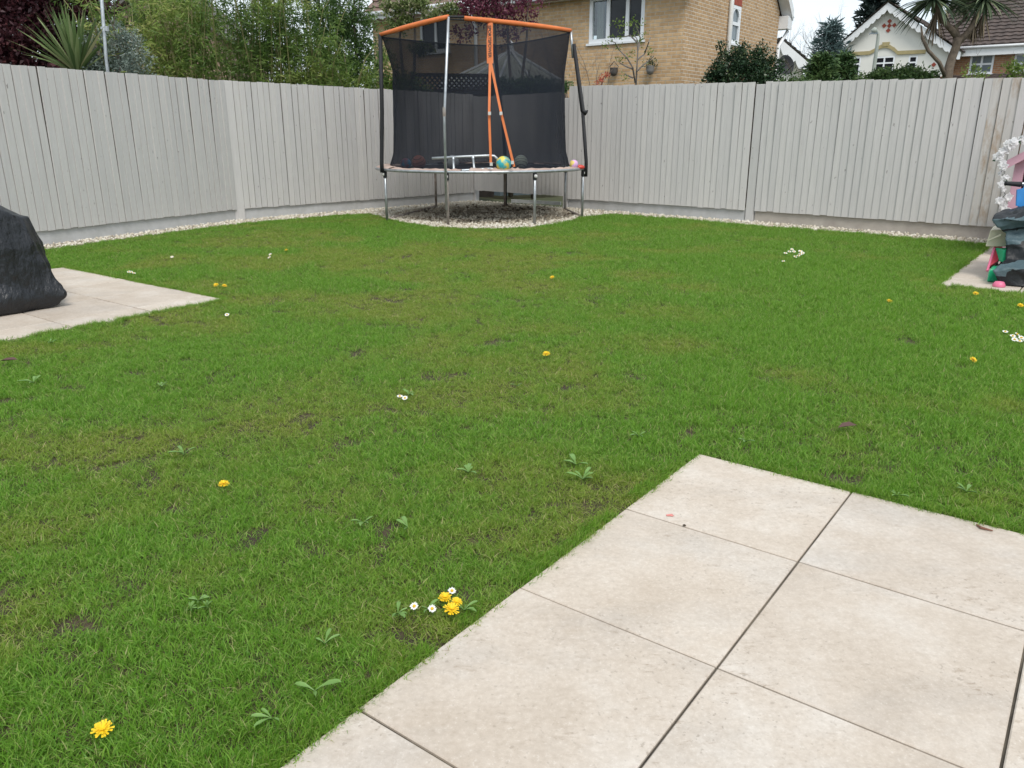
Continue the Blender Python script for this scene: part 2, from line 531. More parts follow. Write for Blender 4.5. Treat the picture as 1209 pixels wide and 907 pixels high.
def grass_mat():
    m, nt, b, o = new_mat('grass_blade')
    bl = nn(nt, 'ShaderNodeAttribute', attribute_name='rnd')
    ht = nn(nt, 'ShaderNodeAttribute', attribute_name='hgt')
    ti = nn(nt, 'ShaderNodeAttribute', attribute_name='tint'); ti.attribute_type = 'INSTANCER'
    green = ramp(nt, [(0.0, (0.105, 0.255, 0.022)), (0.45, (0.185, 0.375, 0.038)), (0.80, (0.280, 0.470, 0.075)), (0.955, (0.36, 0.49, 0.12)), (1.0, (0.44, 0.41, 0.19))])
    dry = ramp(nt, [(0.0, (0.18, 0.28, 0.03)), (0.5, (0.30, 0.405, 0.06)), (0.85, (0.36, 0.40, 0.10)), (1.0, (0.50, 0.44, 0.21))])
    nt.links.new(bl.outputs['Fac'], green.inputs['Fac']); nt.links.new(bl.outputs['Fac'], dry.inputs['Fac'])
    c = mixc(nt, green.outputs['Color'], dry.outputs['Color'], ti.outputs['Fac'])
    # the white sheath at the foot of a blade
    hr = ramp(nt, [(0.0, (1, 1, 1)), (0.22, (0, 0, 0))]); nt.links.new(ht.outputs['Fac'], hr.inputs['Fac'])
    c = mixc(nt, c, (0.24, 0.24, 0.09), hr.outputs['Color'])
    nt.links.new(c, b.inputs['Base Color'])
    b.inputs['Roughness'].default_value = 0.45; b.inputs['Specular IOR Level'].default_value = 0.35
    t = nt.nodes.new('ShaderNodeBsdfTranslucent'); nt.links.new(c, t.inputs['Color'])
    mx = nt.nodes.new('ShaderNodeMixShader'); mx.inputs['Fac'].default_value = 0.46
    nt.links.new(b.outputs['BSDF'], mx.inputs[1]); nt.links.new(t.outputs['BSDF'], mx.inputs[2])
    nt.links.new(mx.outputs['Shader'], o.inputs['Surface'])
    return m
M['grass'] = grass_mat()

def tuft(name, seed, nb, rad, hmin, hmax, wid, lean):
    r = np.random.default_rng(seed)
    V = []; F = []; RN = []; HT = []
    for i in range(nb):
        a = r.uniform(0, 6.283); q = rad * math.sqrt(r.random())
        bx, by = q * math.cos(a), q * math.sin(a)
        h = r.uniform(hmin, hmax) * (0.6 if r.random() < 0.25 else 1)
        da = r.uniform(0, 6.283); ln = r.uniform(0.15, lean) * h
        dx, dy = math.cos(da), math.sin(da)
        wa = r.uniform(0, 3.1416); wx, wy = math.cos(wa), math.sin(wa)
        w = wid * r.uniform(0.6, 1.25)
        rn = r.random() ** 1.15
        n = len(V)
        cu = r.uniform(1.6, 2.6)
        for k, t in enumerate((0.0, 0.35, 0.7, 1.0)):
            px = bx + dx * ln * t ** cu; py = by + dy * ln * t ** cu
            pz = h * (t - 0.28 * (ln / h) * t ** 2.2)
            ww = w * (0.75, 1.0, 0.75, 0)[k] / 2
            if k < 3:
                V += [(px - wx * ww, py - wy * ww, pz), (px + wx * ww, py + wy * ww, pz)]; RN += [rn, rn]; HT += [t, t]
            else:
                V.append((px, py, pz)); RN.append(rn); HT.append(t)
        F += [(n, n + 1, n + 3, n + 2), (n + 2, n + 3, n + 5, n + 4), (n + 4, n + 5, n + 6)]
    me = bpy.data.meshes.new(name); me.from_pydata(V, [], F)
    for an, dat in (('rnd', RN), ('hgt', HT)):
        at_ = me.attributes.new(an, 'FLOAT', 'POINT'); at_.data.foreach_set('value', np.array(dat, np.float32))
    me.materials.append(M['grass'])
    return bpy.data.objects.new(name, me)
gcoll = bpy.data.collections.new('grass_kinds')
for k in range(6):
    gcoll.objects.link(tuft('turf_a%d' % k, 100 + k, 34, 0.036, 0.018, 0.040, 0.0024, 1.1))
for k in range(3):
    gcoll.objects.link(tuft('turf_b%d' % k, 200 + k, 22, 0.030, 0.032, 0.058, 0.0025, 0.9))
for k in range(2):
    gcoll.objects.link(tuft('turf_c%d' % k, 300 + k, 26, 0.048, 0.008, 0.024, 0.0026, 1.8))

def make_grass():
    N = 620000
    # sample in polar form round the camera so that near turf is denser
    d = np.sqrt(rng.random(N)) * 17.5
    keep_p = np.where(d < 3.2, 1.0, np.where(d < 6, 0.62, np.where(d < 9.5, 0.36, 0.24)))
    an = rng.uniform(-0.78, 0.78, N)
    x = d * np.sin(an); y = d * np.cos(an)
    # area is uniform in d^2 here; thin out with the distance
    ok = rng.random(N) < keep_p
    x, y, d = x[ok], y[ok], d[ok]
    ok = in_poly(x, y, lawn_poly) & ~in_poly(x, y, P_near) & ~in_poly(x, y, P_left) & ~in_poly(x, y, P_right) & (y > 0.5)
    x, y, d = x[ok], y[ok], d[ok]
    lush = fbm(x * 0.55 + 3, y * 0.55 + 9, 4)
    patch = fbm(x * 1.9 + 31, y * 1.9 + 2, 4)
    fine = fbm(x * 7 + 5, y * 7 + 50, 3)
    bare = fbm(x * 4.3 + 11, y * 4.3 + 77, 3)
    rightness = np.clip((x + 1.0) / 3.0, 0, 1) * np.clip((y - 1.5) / 2.5, 0, 1)
    # scattered bare scrapes, fewer on the lush side
    ok = ~((bare > 0.70 + 0.10 * rightness) & (fine > 0.46) & (rng.random(len(x)) < 0.82)) & ~((fine < 0.26 - 0.10 * rightness) & (rng.random(len(x)) < 0.6))
    x, y, d, lush, patch, fine, rightness = [q[ok] for q in (x, y, d, lush, patch, fine, rightness)]
    n = len(x)
    hs = 0.72 + 0.55 * (lush - 0.5) * 2 * 0.5 + 0.55 * (patch - 0.45) + 0.22 * rightness
    hs = np.clip(hs, 0.5, 1.25) * rng.uniform(0.8, 1.2, n)
    big = np.where(d > 9.5, 1.5, np.where(d > 6, 1.3, np.where(d > 3.2, 1.1, 1.0)))
    scl = np.stack([big * rng.uniform(0.85, 1.2, n), big * rng.uniform(0.85, 1.2, n), hs * np.where(d > 6, 1.1, 1.0)], 1)
    rot = np.stack([rng.normal(0, 0.16, n), rng.normal(0, 0.16, n), rng.uniform(0, 6.283, n)], 1)
    tint = np.clip((0.53 - patch) * 3.4 + (0.5 - lush) * 1.6 + rng.normal(0, 0.16, n) + 0.10 - 0.5 * rightness + 0.42 * np.exp(-(((x + 1.6) / 1.7) ** 2 + ((y - 8.6) / 2.2) ** 2)), 0, 1)
    u = rng.random(n)
    tall = (u < 0.16 + 0.5 * np.clip(patch - 0.5, 0, 1) + 0.12 * rightness)
    low = (u > 0.86 - 0.4 * np.clip(0.45 - patch, 0, 1))
    idx = np.where(tall, rng.integers(6, 9, n), np.where(low, rng.integers(9, 11, n), rng.integers(0, 6, n)))
    print('grass tufts', n)
    # blades that flop over the edges of the paving and over the gravel
    ex, ey, er = [], [], []
    for poly, cen in ((P_near, 0), (P_left, 0), (P_right, 0)):
        cx_ = sum(p[0] for p in poly) / 4; cy_ = sum(p[1] for p in poly) / 4
        for (x0, y0), (x1, y1) in zip(poly, poly[1:] + poly[:1]):
            Le = math.hypot(x1 - x0, y1 - y0); k = int(Le * 210)
            f = rng.random(k); nx, ny = (y1 - y0) / Le, -(x1 - x0) / Le
            if (cx_ - x0) * nx + (cy_ - y0) * ny < 0: nx, ny = -nx, -ny
            lush_e = fbm((x0 + (x1 - x0) * f) * 5, (y0 + (y1 - y0) * f) * 5 + 40, 3)
            ok = lush_e > 0.40
            off = rng.uniform(-0.035, 0.000, k) + 0.012 * (lush_e - .5)
            ex.append((x0 + (x1 - x0) * f + nx * off)[ok]); ey.append((y0 + (y1 - y0) * f + ny * off)[ok])
            ti_ = rng.uniform(0.1, 0.75, k)[ok]
            # tilt axis: lean the tuft towards the paving
            er.append(np.stack([-ny * ti_, nx * ti_, rng.uniform(-.15, .15, k)[ok]], 1))
    ex = np.concatenate(ex); ey = np.concatenate(ey); er = np.concatenate(er); ne = len(ex)
    fr_ = (ey > 0.5) & in_poly(ex, ey, lawn_poly); ex, ey, er = ex[fr_], ey[fr_], er[fr_]; ne = len(ex)
    x = np.concatenate([x, ex]); y = np.concatenate([y, ey]); rot = np.concatenate([rot, er])
    scl = np.concatenate([scl, np.stack([rng.uniform(.5, .9, ne), rng.uniform(.5, .9, ne), rng.uniform(.7, 1.25, ne)], 1)])
    idx = np.concatenate([idx, rng.integers(0, 9, ne)]); tint = np.concatenate([tint, np.clip(rng.normal(.15, .2, ne), 0, 1)]); n += ne
    return scatter('grass', np.stack([x, y, np.full(n, -0.013)], 1), rot, scl, idx, tint, gcoll)
tag(make_grass(), 'short green lawn grass with dry and bare patches', 'grass', kind='stuff')

# gravel stones
M['pebble'] = None
def pebble_mat():
    m, nt, b, o = new_mat('pebble')
    oi = nt.nodes.new('ShaderNodeObjectInfo')
    r = ramp(nt, [(0, (0.30, 0.25, 0.18)), (0.3, (0.46, 0.40, 0.31)), (0.7, (0.60, 0.55, 0.45)), (1, (0.72, 0.69, 0.62))])
    ti = nn(nt, 'ShaderNodeAttribute', attribute_name='tint'); ti.attribute_type = 'INSTANCER'
    nt.links.new(ti.outputs['Fac'], r.inputs['Fac']); nt.links.new(r.outputs['Color'], b.inputs['Base Color'])
    b.inputs['Roughness'].default_value = 0.8
    return m
M['pebble'] = pebble_mat()
pcoll = bpy.data.collections.new('pebble_kinds')
for k in range(5):
    rr = np.random.default_rng(40 + k)
    mb = MB(); mb.lathe([(0.0, -0.6), (0.7, -0.45), (1.0, 0.0), (0.75, 0.42), (0.0, 0.6)], seg=7)
    vv = [tuple(np.array(p) * rr.uniform(0.75, 1.2, 3) * 0.016) for p in mb.v]
    me = bpy.data.meshes.new('pebble'); me.from_pydata(vv, [], mb.f); me.materials.append(M['pebble'])
    pcoll.objects.link(bpy.data.objects.new('pebble', me))
def make_gravel():
    xs = [p[0] for p in gpts]; ys = [p[1] for p in gpts]
    N = 150000
    x = rng.uniform(min(xs), max(xs), N); y = rng.uniform(min(ys), max(ys), N)
    ok = in_poly(x, y, gpts) & (y > 5) & (rng.random(N) < 0.62)
    x, y = x[ok], y[ok]
    # some have strayed on to the turf edge
    n = len(x)
    x = x + rng.normal(0, 0.018, n); y = y + rng.normal(0, 0.018, n)
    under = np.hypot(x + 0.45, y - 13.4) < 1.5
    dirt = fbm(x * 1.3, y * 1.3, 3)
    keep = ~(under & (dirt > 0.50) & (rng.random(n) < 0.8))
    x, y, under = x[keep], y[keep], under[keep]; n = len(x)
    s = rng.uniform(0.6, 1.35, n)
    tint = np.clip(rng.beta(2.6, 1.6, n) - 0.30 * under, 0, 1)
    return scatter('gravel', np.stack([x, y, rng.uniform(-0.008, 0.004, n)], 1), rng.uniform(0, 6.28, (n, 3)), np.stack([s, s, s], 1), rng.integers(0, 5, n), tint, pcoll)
tag(make_gravel(), 'cream gravel strip at the foot of the fence', 'gravel', kind='stuff')

# ------------------------------------------------------------------ the fence: two runs of feather-edge boards
def board_mesh(seed):
    r = random.Random(seed)
    w = 1.0; t0 = 0.021 + r.uniform(-.002, .002); t1 = 0.009
    # x across, y depth (front is -y), z 0..1 ; slightly crowned top and foot
    prof = [(0, -t0), (w, -t1), (w, 0.0), (0, 0.0)]
    v = []; nz = 5
    for k in range(nz):
        z = k / (nz - 1); b = r.uniform(-.0015, .0015)
        for (x, y) in prof: v.append((x + r.uniform(-.010, .010), y + b, z + (0.0015 * x / w if k == nz - 1 else 0)))
    f = []
    for k in range(nz - 1):
        for i in range(4):
            j = (i + 1) % 4
            f.append((k * 4 + i, k * 4 + j, k * 4 + 4 + j, k * 4 + 4 + i))
    f.append((3, 2, 1, 0)); f.append(tuple(range((nz - 1) * 4, nz * 4)))
    me = bpy.data.meshes.new('board'); me.from_pydata(v, [], f); me.materials.append(M['fence'])
    return me
boards = [board_mesh(k) for k in range(8)]
boards_w = []
for me in boards[:2]:
    c = me.copy(); c.materials.clear(); c.materials.append(M['fence_worn']); boards_w.append(c)

def fence_run(parent, a, b, h0, h1, zb=0.16, expo=0.1, gap=0.0062, worn=(), gb='gravel_board_grey', skip=()):
    """boards from a to b seen from the garden; h0,h1 top heights"""
    d = (b - a); Lr = d.length; d.normalize()
    n = Vector((d.y, -d.x, 0))                     # towards the garden for a run that goes to the right
    base = wloc(parent)
    cnt = int(round(Lr / expo)); e = Lr / cnt
    ang = rot_of(d)
    for i in range(cnt):
        if i in skip: continue
        t = i * e
        h = h0 + (h1 - h0) * (t / Lr) + random.uniform(-.006, .006)
        zz = zb + random.uniform(-.006, .005)
        me = random.choice(boards_w) if i in worn else random.choice(boards)
        o = bpy.data.objects.new('board', me); col.objects.link(o); o.parent = parent
        gq = gap * random.choice((.8, .95, 1, 1.1, 1.35))
        q = a + d * (t + gq) + n * (0.022 + random.uniform(0, .003))
        o.location = q - base + Vector((0, 0, zz))
        # the thin edge tucks under the next thick edge
        o.rotation_euler = (random.uniform(-.004, .004), random.uniform(-.005, .005), ang + random.uniform(-.005, .008))
        o.scale = (e - gq, 1, h - zz)
    m = MB(); m.bar(a + Vector((0, 0, (zb + min(h0, h1)) / 2 + .01)) - n * 0.002, b + Vector((0, 0, (zb + min(h0, h1)) / 2 + .01)) - n * 0.002, 0.012, min(h0, h1) - zb - .05)
    m.build('joint_shade_liner', M['fence_dark'], parent)  # added dark strip: blocks daylight and paints the shade between boards
    # rails behind the boards
    for z in (0.35, 1.0, 1.65):
        m = MB(); m.bar(a + Vector((0, 0, z)) - n * 0.03, b + Vector((0, 0, z)) - n * 0.03, 0.05, 0.07)
        m.build('rail', M['fence_dark'], parent)
    if gb:
        m = MB(); m.bar(a + Vector((0, 0, 0.055)) - n * 0.012, b + Vector((0, 0, 0.055)) - n * 0.012, 0.04, 0.25)
        m.build('gravel_board', M[gb], parent, bevel=0.006)
def fence_post(parent, p, h, w=0.10, n=Vector((0, -1, 0)), out=0.02):
    m = MB(); d = Vector((-n.y, n.x, 0))
    m.prism([(-w / 2, -0.05), (w / 2, -0.05), (w / 2, h), (-w / 2, h)], p, d, Vector((0, 0, 1)), n, -0.08, out)
    m.build('post', M['fence'], parent, bevel=0.006)
fl = thing('board_fence', 'pale grey upright board fence below the bamboo hedge', 'fence', (L1.x, L1.y, 0), group=None)
nL = Vector(((CO - L1).y, -(CO - L1).x, 0)).normalized()
fence_run(fl, LE, L1 - (L1 - LE).normalized() * 0.07, 2.00, 2.015)
fence_post(fl, L1, 2.02, 0.17, nL, 0.035)
fence_run(fl, L1 + (CO - L1).normalized() * 0.08, CO, 2.02, 1.99)
fr = thing('board_fence', 'pale grey upright board fence in front of the brick house', 'fence', (R1.x, R1.y, 0))
dR = (R1 - RP).normalized(); nR = Vector((dR.y, -dR.x, 0))
fence_post(fr, CO + Vector((0.03, 0, 0)), 1.96, 0.09, nR, 0.03)
fence_run(fr, CO + (RP - CO).normalized() * 0.08, RP - dR * 0.05, 1.94, 1.96, zb=0.20, gb=None)
fence_post(fr, RP, 1.86, 0.10, nR, 0.03)
fence_run(fr, RP + dR * 0.06, R1 - dR * 0.11, 2.05, 1.985, gb='gravel_board_grey', gap=.0034)
fence_post(fr, R1 - dR * 0.03, 1.955, 0.13, nR, 0.03)
d2 = (RE - R1).normalized()
k2 = int((R2 - R1).length / 0.1)
fence_run(fr, R1 + d2 * 0.05, R2 - d2 * 0.08, 1.985, 1.90, gb='gravel_board_bare', worn=(k2 - 3, k2 - 4, k2 - 5), gap=.0034)
fence_post(fr, R2, 1.90, 0.14, Vector((d2.y, -d2.x, 0)), 0.03)
fence_run(fr, R2 + d2 * 0.09, RE, 1.90, 1.85, gb='gravel_board_bare')
# loose white plank on the ground behind the legs
pl = MB(); pl.bar(gp(604, 240.5) + Vector((0, 0, 0.05)), gp(662, 243.5) + Vector((0, 0, 0.05)), 0.03, 0.06)
tag(pl.build('plank', pmat('white_plank', (0.75, 0.75, 0.73), rough=0.6), origin=gp(630, 242)), 'narrow white plank lying against the fence behind the trampoline', 'plank')
# ------------------------------------------------------------------ trampoline
M['galv'] = pmat('galvanised_steel', (0.52, 0.55, 0.57), (0.36, 0.38, 0.40), scale=14, rough=0.42, metal=0.75, bmp=0.1)
M['galv_rust'] = pmat('rusty_galvanised_steel', (0.40, 0.36, 0.33), (0.24, 0.19, 0.16), scale=9, rough=0.7, metal=0.35)
M['black_foam'] = pmat('black_sleeve', (0.014, 0.015, 0.018), (0.008, 0.008, 0.010), scale=20, rough=0.7)
M['orange'] = pmat('orange_sleeve', (0.68, 0.185, 0.045), (0.56, 0.14, 0.035), scale=7, rough=0.6, bmp=0.3, bscale=25)
M['black_print'] = pmat('black_print', (0.012, 0.012, 0.012), rough=0.6)
M['mat_black'] = pmat('jumping_mat', (0.022, 0.023, 0.026), (0.012, 0.012, 0.014), scale=5, rough=0.75)
M['pad'] = pmat('faded_pad', (0.52, 0.42, 0.36), (0.40, 0.27, 0.22), scale=6, rough=0.8, bmp=0.4, bscale=18)
M['knob'] = pmat('plastic_cap', (0.62, 0.61, 0.58), rough=0.5)
def net_mat():
    m, nt, b, o = new_mat('safety_net')
    b.inputs['Base Color'].default_value = (0.012, 0.016, 0.025, 1); b.inputs['Roughness'].default_value = 0.8
    b.inputs['Specular IOR Level'].default_value = 0.2
    t = nt.nodes.new('ShaderNodeBsdfTransparent')
    lw = nt.nodes.new('ShaderNodeLayerWeight'); lw.inputs['Blend'].default_value = 0.35
    nz = noise(nt, 2.2, 3, 0.5, stretch=(1, 1, 0.4))
    mr = nt.nodes.new('ShaderNodeMapRange')
    mr.inputs['From Min'].default_value = 0.0; mr.inputs['From Max'].default_value = 1.0
    mr.inputs['To Min'].default_value = 0.65; mr.inputs['To Max'].default_value = 0.97
    nt.links.new(lw.outputs['Facing'], mr.inputs['Value'])
    ad = nt.nodes.new('ShaderNodeMath'); ad.operation = 'MULTIPLY_ADD'; ad.inputs[1].default_value = 0.16; ad.inputs[2].default_value = -0.08
    nt.links.new(nz, ad.inputs[0])
    su = nt.nodes.new('ShaderNodeMath'); su.operation = 'ADD'; su.use_clamp = True
    nt.links.new(mr.outputs['Result'], su.inputs[0]); nt.links.new(ad.outputs[0], su.inputs[1])
    mx = nt.nodes.new('ShaderNodeMixShader')
    nt.links.new(su.outputs[0], mx.inputs['Fac'])
    nt.links.new(t.outputs['BSDF'], mx.inputs[1]); nt.links.new(b.outputs['BSDF'], mx.inputs[2])
    nt.links.new(mx.outputs['Shader'], o.inputs['Surface'])
    return m
M['net'] = net_mat()

TC = Vector((-0.50, 13.25, 0)); TR = 1.68
TZ = at(565, 203.5, TC.y - TR).z
tr = thing('trampoline', 'round garden trampoline with torn black safety net and orange top sleeves', 'trampoline', TC)
ringc = TC + Vector((0, 0, TZ))
def on_ring(p, r=TR):
    a = math.atan2(p.y - TC.y, p.x - TC.x)
    return TC + Vector((math.cos(a) * r, math.sin(a) * r, 0)), a
m = MB(); m.ring(ringc, TR, 0.022, 96, 8); m.build('frame_ring', M['galv'], tr, smooth=True)
# jumping mat, slightly dished
vv = [ringc + Vector((0, 0, -0.02))]; ff = []
for r, dz in ((0.5, -0.018), (1.0, -0.008), (1.42, 0.004)):
    for k in range(64):
        a = 2 * math.pi * k / 64; vv.append(ringc + Vector((r * math.cos(a), r * math.sin(a), dz)))
for k in range(64):
    k2 = (k + 1) % 64
    ff.append((0, 1 + k, 1 + k2))
    for j in range(2): ff.append((1 + j * 64 + k, 1 + (j + 1) * 64 + k, 1 + (j + 1) * 64 + k2, 1 + j * 64 + k2))
m = MB(); m.add(vv, ff); m.build('jumping_mat', M['mat_black'], tr, smooth=True)
# springs
m = MB()
for k in range(72):
    a = 2 * math.pi * k / 72; c = Vector((math.cos(a), math.sin(a), 0))
    m.tube([ringc + c * 1.415 + Vector((0, 0, 0.004)), ringc + c * 1.665], 0.009, 5)
tag(m.build('springs', M['galv'], tr), kind='stuff')
# what is left of the faded edge pad: several pieces with ragged inner edges
for (a0, a1_, wv, lift) in ((150, 215, 0.30, 0.018), (218, 262, 0.16, 0.012), (266, 292, 0.24, 0.022), (292, 352, 0.13, 0.014), (20, 120, 0.26, 0.02)):
    m = MB(); vv = []; ff = []; n = 26
    for k in range(n + 1):
        a = R(a0 + (a1_ - a0) * k / n); c = Vector((math.cos(a), math.sin(a), 0))
        w = wv * (0.55 + 0.6 * random.random())
        z1 = lift + random.uniform(-.006, .012)
        for (rr_, z) in ((TR + 0.004, 0.021), (TR - 0.02, 0.030), (TR - w * 0.5, 0.026 + z1), (TR - w, 0.012 + z1 * 0.5)):
            vv.append(ringc + c * rr_ + Vector((0, 0, z)))
    for k in range(n):
        for j in range(3): ff.append((k * 4 + j, (k + 1) * 4 + j, (k + 1) * 4 + j + 1, k * 4 + j + 1))
    m.add(vv, ff)
    o = m.build('edge_pad', M['pad'], tr, smooth=True)
    sd = o.modifiers.new('thick', 'SOLIDIFY'); sd.thickness = 0.008
# legs
feet = [((457, 257.5), 'galv'), ((529, 266), 'galv_rust'), ((631, 264.5), 'galv'), ((687, 257.5), 'galv'), ((515, 245), 'galv_rust'), ((596, 244), 'galv_rust'), ((667, 249), 'galv')]
legtops = []
for (p, mt) in feet:
    # the column of the foot meets the ring's circle on the near or the far side
    rv = ray(*p); rv = Vector((rv.x, rv.y, 0)).normalized(); bq = rv.dot(TC); disc = bq * bq - TC.length_squared + TR * TR
    near = p[1] > 252
    q = rv * (bq - math.sqrt(max(0, disc)) if near else bq + math.sqrt(max(0, disc)))
    if disc < 0: q = on_ring(rv * bq)[0]
    f = q + Vector((0, 0, -0.01))
    top = q + Vector((0, 0, TZ - 0.015))
    m = MB(); m.tube([f, f.lerp(top, 0.5), top], 0.021, 8); lg = m.build('leg', M[mt], tr, smooth=True)
    m = MB(); m.tube([top + Vector((0, 0, -0.10)) , top + Vector((0, 0, 0.0))], 0.029, 8); m.build('socket', M['black_foam'], lg)
    c = (q - TC).normalized()
    m = MB(); m.lathe([(0, 0.03), (0.022, 0.02), (0.028, 0.0), (0.0, -0.004)], top + c * 0.025 + Vector((0, 0, -0.05)), 8, M=Vector((0, 0, 1)).rotation_difference(c).to_matrix())
    m.build('cap', M['knob'], lg)
    legtops.append((q, f))
for i, j in ((6, 3), (0, 4)):
    m = MB(); m.tube([legtops[i][1] + Vector((0, 0, .02)), legtops[j][1] + Vector((0, 0, .02))], 0.021, 8); m.build('foot_bar', M['galv_rust'], tr, smooth=True)
# poles
def pole_pts(leg, toppx, bend=None):
    q = legtops[leg][0]; c = (q - TC).normalized()
    base = q + c * 0.045
    return base, at(toppx[0], toppx[1], base.y)
bL, tL = pole_pts(0, (449, 41)); bF, tF = pole_pts(1, (529.5, 20)); bR, tR = pole_pts(3, (674, 36)); bB, tB = pole_pts(5, (583, 51.5))
tR = at(674, 36, bR.y + 0.05)
tB = at(583, 52, bB.y - 0.1)
def vz(p, z): return Vector((p.x, p.y, z))
m = MB(); m.tube([vz(bL, TZ - 0.04), vz(bL, TZ + 0.1), bL.lerp(tL, 0.6) + Vector((0, 0, 0)), tL], 0.030, 10); m.build('pole', M['black_foam'], tr, smooth=True)
m = MB(); m.tube([vz(bF, 0.22), vz(bF, 1.5), tF], 0.019, 10); pf = m.build('pole', M['galv'], tr, smooth=True)
m = MB(); m.tube([vz(bF, 1.50), vz(bF, 1.62)], 0.024, 10); m.build('pole_joint', M['galv_rust'], pf)
m = MB(); m.tube([bR.lerp(tR, 0.86), tR], 0.018, 8); pr = m.build('pole', M['galv'], tr, smooth=True)
kk = at(688, 131, bR.y)
m = MB(); m.tube([vz(bR, TZ - .12), vz(bR, TZ + .1), kk], 0.027, 8); m.build('sleeve', M['black_foam'], pr, smooth=True)
m = MB(); m.tube([kk + Vector((0.06, -0.02, -0.03)), kk, at(677.5, 52, bR.y + .03)], [0.045, 0.036, 0.028], 8); m.build('sleeve', M['black_foam'], pr, smooth=True)
m = MB(); m.tube([vz(bB, 0.02), vz(bB, TZ + .1), bB.lerp(tB, 0.55) + Vector((0.06, 0, 0)), tB], 0.030, 8); m.build('pole', M['black_foam'], tr, smooth=True)
# orange sleeves over the front top tubes
def bowed(a, b, up, n=9): return [a.lerp(b, k / n) + Vector((0, 0, up * 4 * (k / n) * (1 - k / n))) for k in range(n + 1)]
tube1 = bowed(tL, tF, 0.008)
m = MB(); m.tube(tube1, [0.026, 0.028, 0.031, 0.034, 0.035, 0.034, 0.035, 0.033, 0.033, 0.030], 10); m.build('top_sleeve', M['orange'], tr, smooth=True)
m = MB(); m.tube([tF] + [tF.lerp(tR, 0.115) + Vector((0, 0, 0.02))], 0.016, 8); m.build('top_tube', M['black_foam'], tr)
t2 = [tF.lerp(tR, 0.115 + 0.885 * k / 9) + Vector((0, 0, 0.012 * 4 * (0.115 + 0.885 * k / 9) * (1 - (0.115 + 0.885 * k / 9)))) for k in range(10)]
m = MB(); m.tube(t2, [0.030, 0.031, 0.034, 0.032, 0.036, 0.032, 0.035, 0.033, 0.030, 0.026], 10); m.build('top_sleeve', M['orange'], tr, smooth=True)
# net: hangs from the sleeves in front, from the pole tops behind
corners = [tL, tF, tR, tB]
cang = [math.atan2(p.y - TC.y, p.x - TC.x) % (2 * math.pi) for p in (bL, bF, bR, bB)]
order = sorted(range(4), key=lambda i: cang[i])
NT = 144; NZ = 26
NC = TC + Vector((-0.03, 0, 0)); NR = 1.40
V = np.zeros((NT, NZ, 3))
for i in range(NT):
    th = 2 * math.pi * i / NT
    # which side of the top polygon
    for s_ in range(4):
        i0, i1 = order[s_], order[(s_ + 1) % 4]
        t0_, t1_ = cang[i0], cang[i1]
        if t1_ < t0_: t1_ += 2 * math.pi
        tt = th
        if tt < t0_: tt += 2 * math.pi
        if t0_ <= tt <= t1_:
            u = (tt - t0_) / (t1_ - t0_); break
    front = {i0, i1} <= {0, 1} or {i0, i1} <= {1, 2}
    sag = -0.02 if front else 0.02
    topp = corners[i0].lerp(corners[i1], u) - Vector((0, 0, 0.03 + sag * 4 * u * (1 - u)))
    if front: topp += Vector((0, 0, (0.008 if 0 in (i0, i1) else 0.012) * 4 * u * (1 - u)))
    bot = NC + Vector((math.cos(th) * NR, math.sin(th) * NR, TZ + 0.012))
    for k in range(NZ):
        t = k / (NZ - 1)
        w = max(0, (t - 0.42) / 0.58) ** 2.0
        rip = 0.025 * math.sin(9 * th + 3 * t) * (1 - t) + 0.014 * math.sin(23 * th + 5 * t) * (1 - t)
        flare = 0.05 * max(0, 0.12 - t) / 0.12
        hb = NC + Vector((math.cos(th), math.sin(th), 0)) * (NR + rip + flare - 0.05 * math.sin(math.pi * t))
        h = Vector((hb.x, hb.y, 0)).lerp(Vector((topp.x, topp.y, 0)), w)
        V[i, k] = (h.x, h.y, bot.z + (topp.z - bot.z) * t)
F = []
for i in range(NT):
    j = (i + 1) % NT
    for k in range(NZ - 1): F.append((i * NZ + k, j * NZ + k, j * NZ + k + 1, i * NZ + k + 1))
np_mesh('safety_net', V.reshape(-1, 3), F, M['net'], tr, smooth=True)
# black hem of the net
hem = [Vector(V[i, NZ - 1]) for i in range(NT)]
m = MB(); m.tube(hem + [hem[0]], 0.011, 5, cap=False); m.build('net_hem', M['black_foam'], tr)
# orange entrance strap with its vertical print, parted below
def net_front(px, py, off=0.05):
    """where the front of the net is met, seen from the garden"""
    Yf = TC.y - NR * 0.97 + 0.5 * max(0, min(1, (110 - py) / 80.0)) * 0.35
    return at(px, py, Yf - off)
def strap(pts, w, mat, parent, name):
    m = MB()
    for a, b in zip(pts[:-1], pts[1:]): m.bar(a, b, w, 0.012, up=(0, 1, 0))
    return m.build(name, mat, parent)
Yt = tF.lerp(tR, 0.34).y - 0.05
pa = at(578, 27, Yt); pb = at(578.6, 75, Yt - 0.10)
st = strap([pa, pb], 0.088, M['orange'], tr, 'entrance_strap')
strap([pb, at(577.5, 135, Yt - 0.30), at(579.5, 193, Yt - 0.38)], 0.034, M['orange'], tr, 'entrance_strap')
strap([pb + Vector((0.012, 0, 0)), at(592, 135, Yt - 0.30), at(607, 197, Yt - 0.42)], 0.034, M['orange'], tr, 'entrance_strap')
for (x, y) in ((578, 134), (591.5, 134), (580, 194), (605, 192)):
    m = MB(); m.box(at(x, y, Yt - (0.34 if y < 150 else 0.44)), (0.04, 0.02, 0.045)); m.build('buckle', M['knob'], tr)
m = MB(); m.bar(pa.lerp(pb, 0.10) + Vector((0, -0.008, 0)), pa.lerp(pb, 0.10) + Vector((0, -0.008, -0.001)), 0.001, 0.001)
cu = bpy.data.curves.new('print', 'FONT'); cu.body = 'SPORTSPOWER'; cu.size = 0.062; cu.align_x = 'CENTER'; cu.align_y = 'CENTER'; cu.extrude = 0.0006; cu.offset = 0.0016
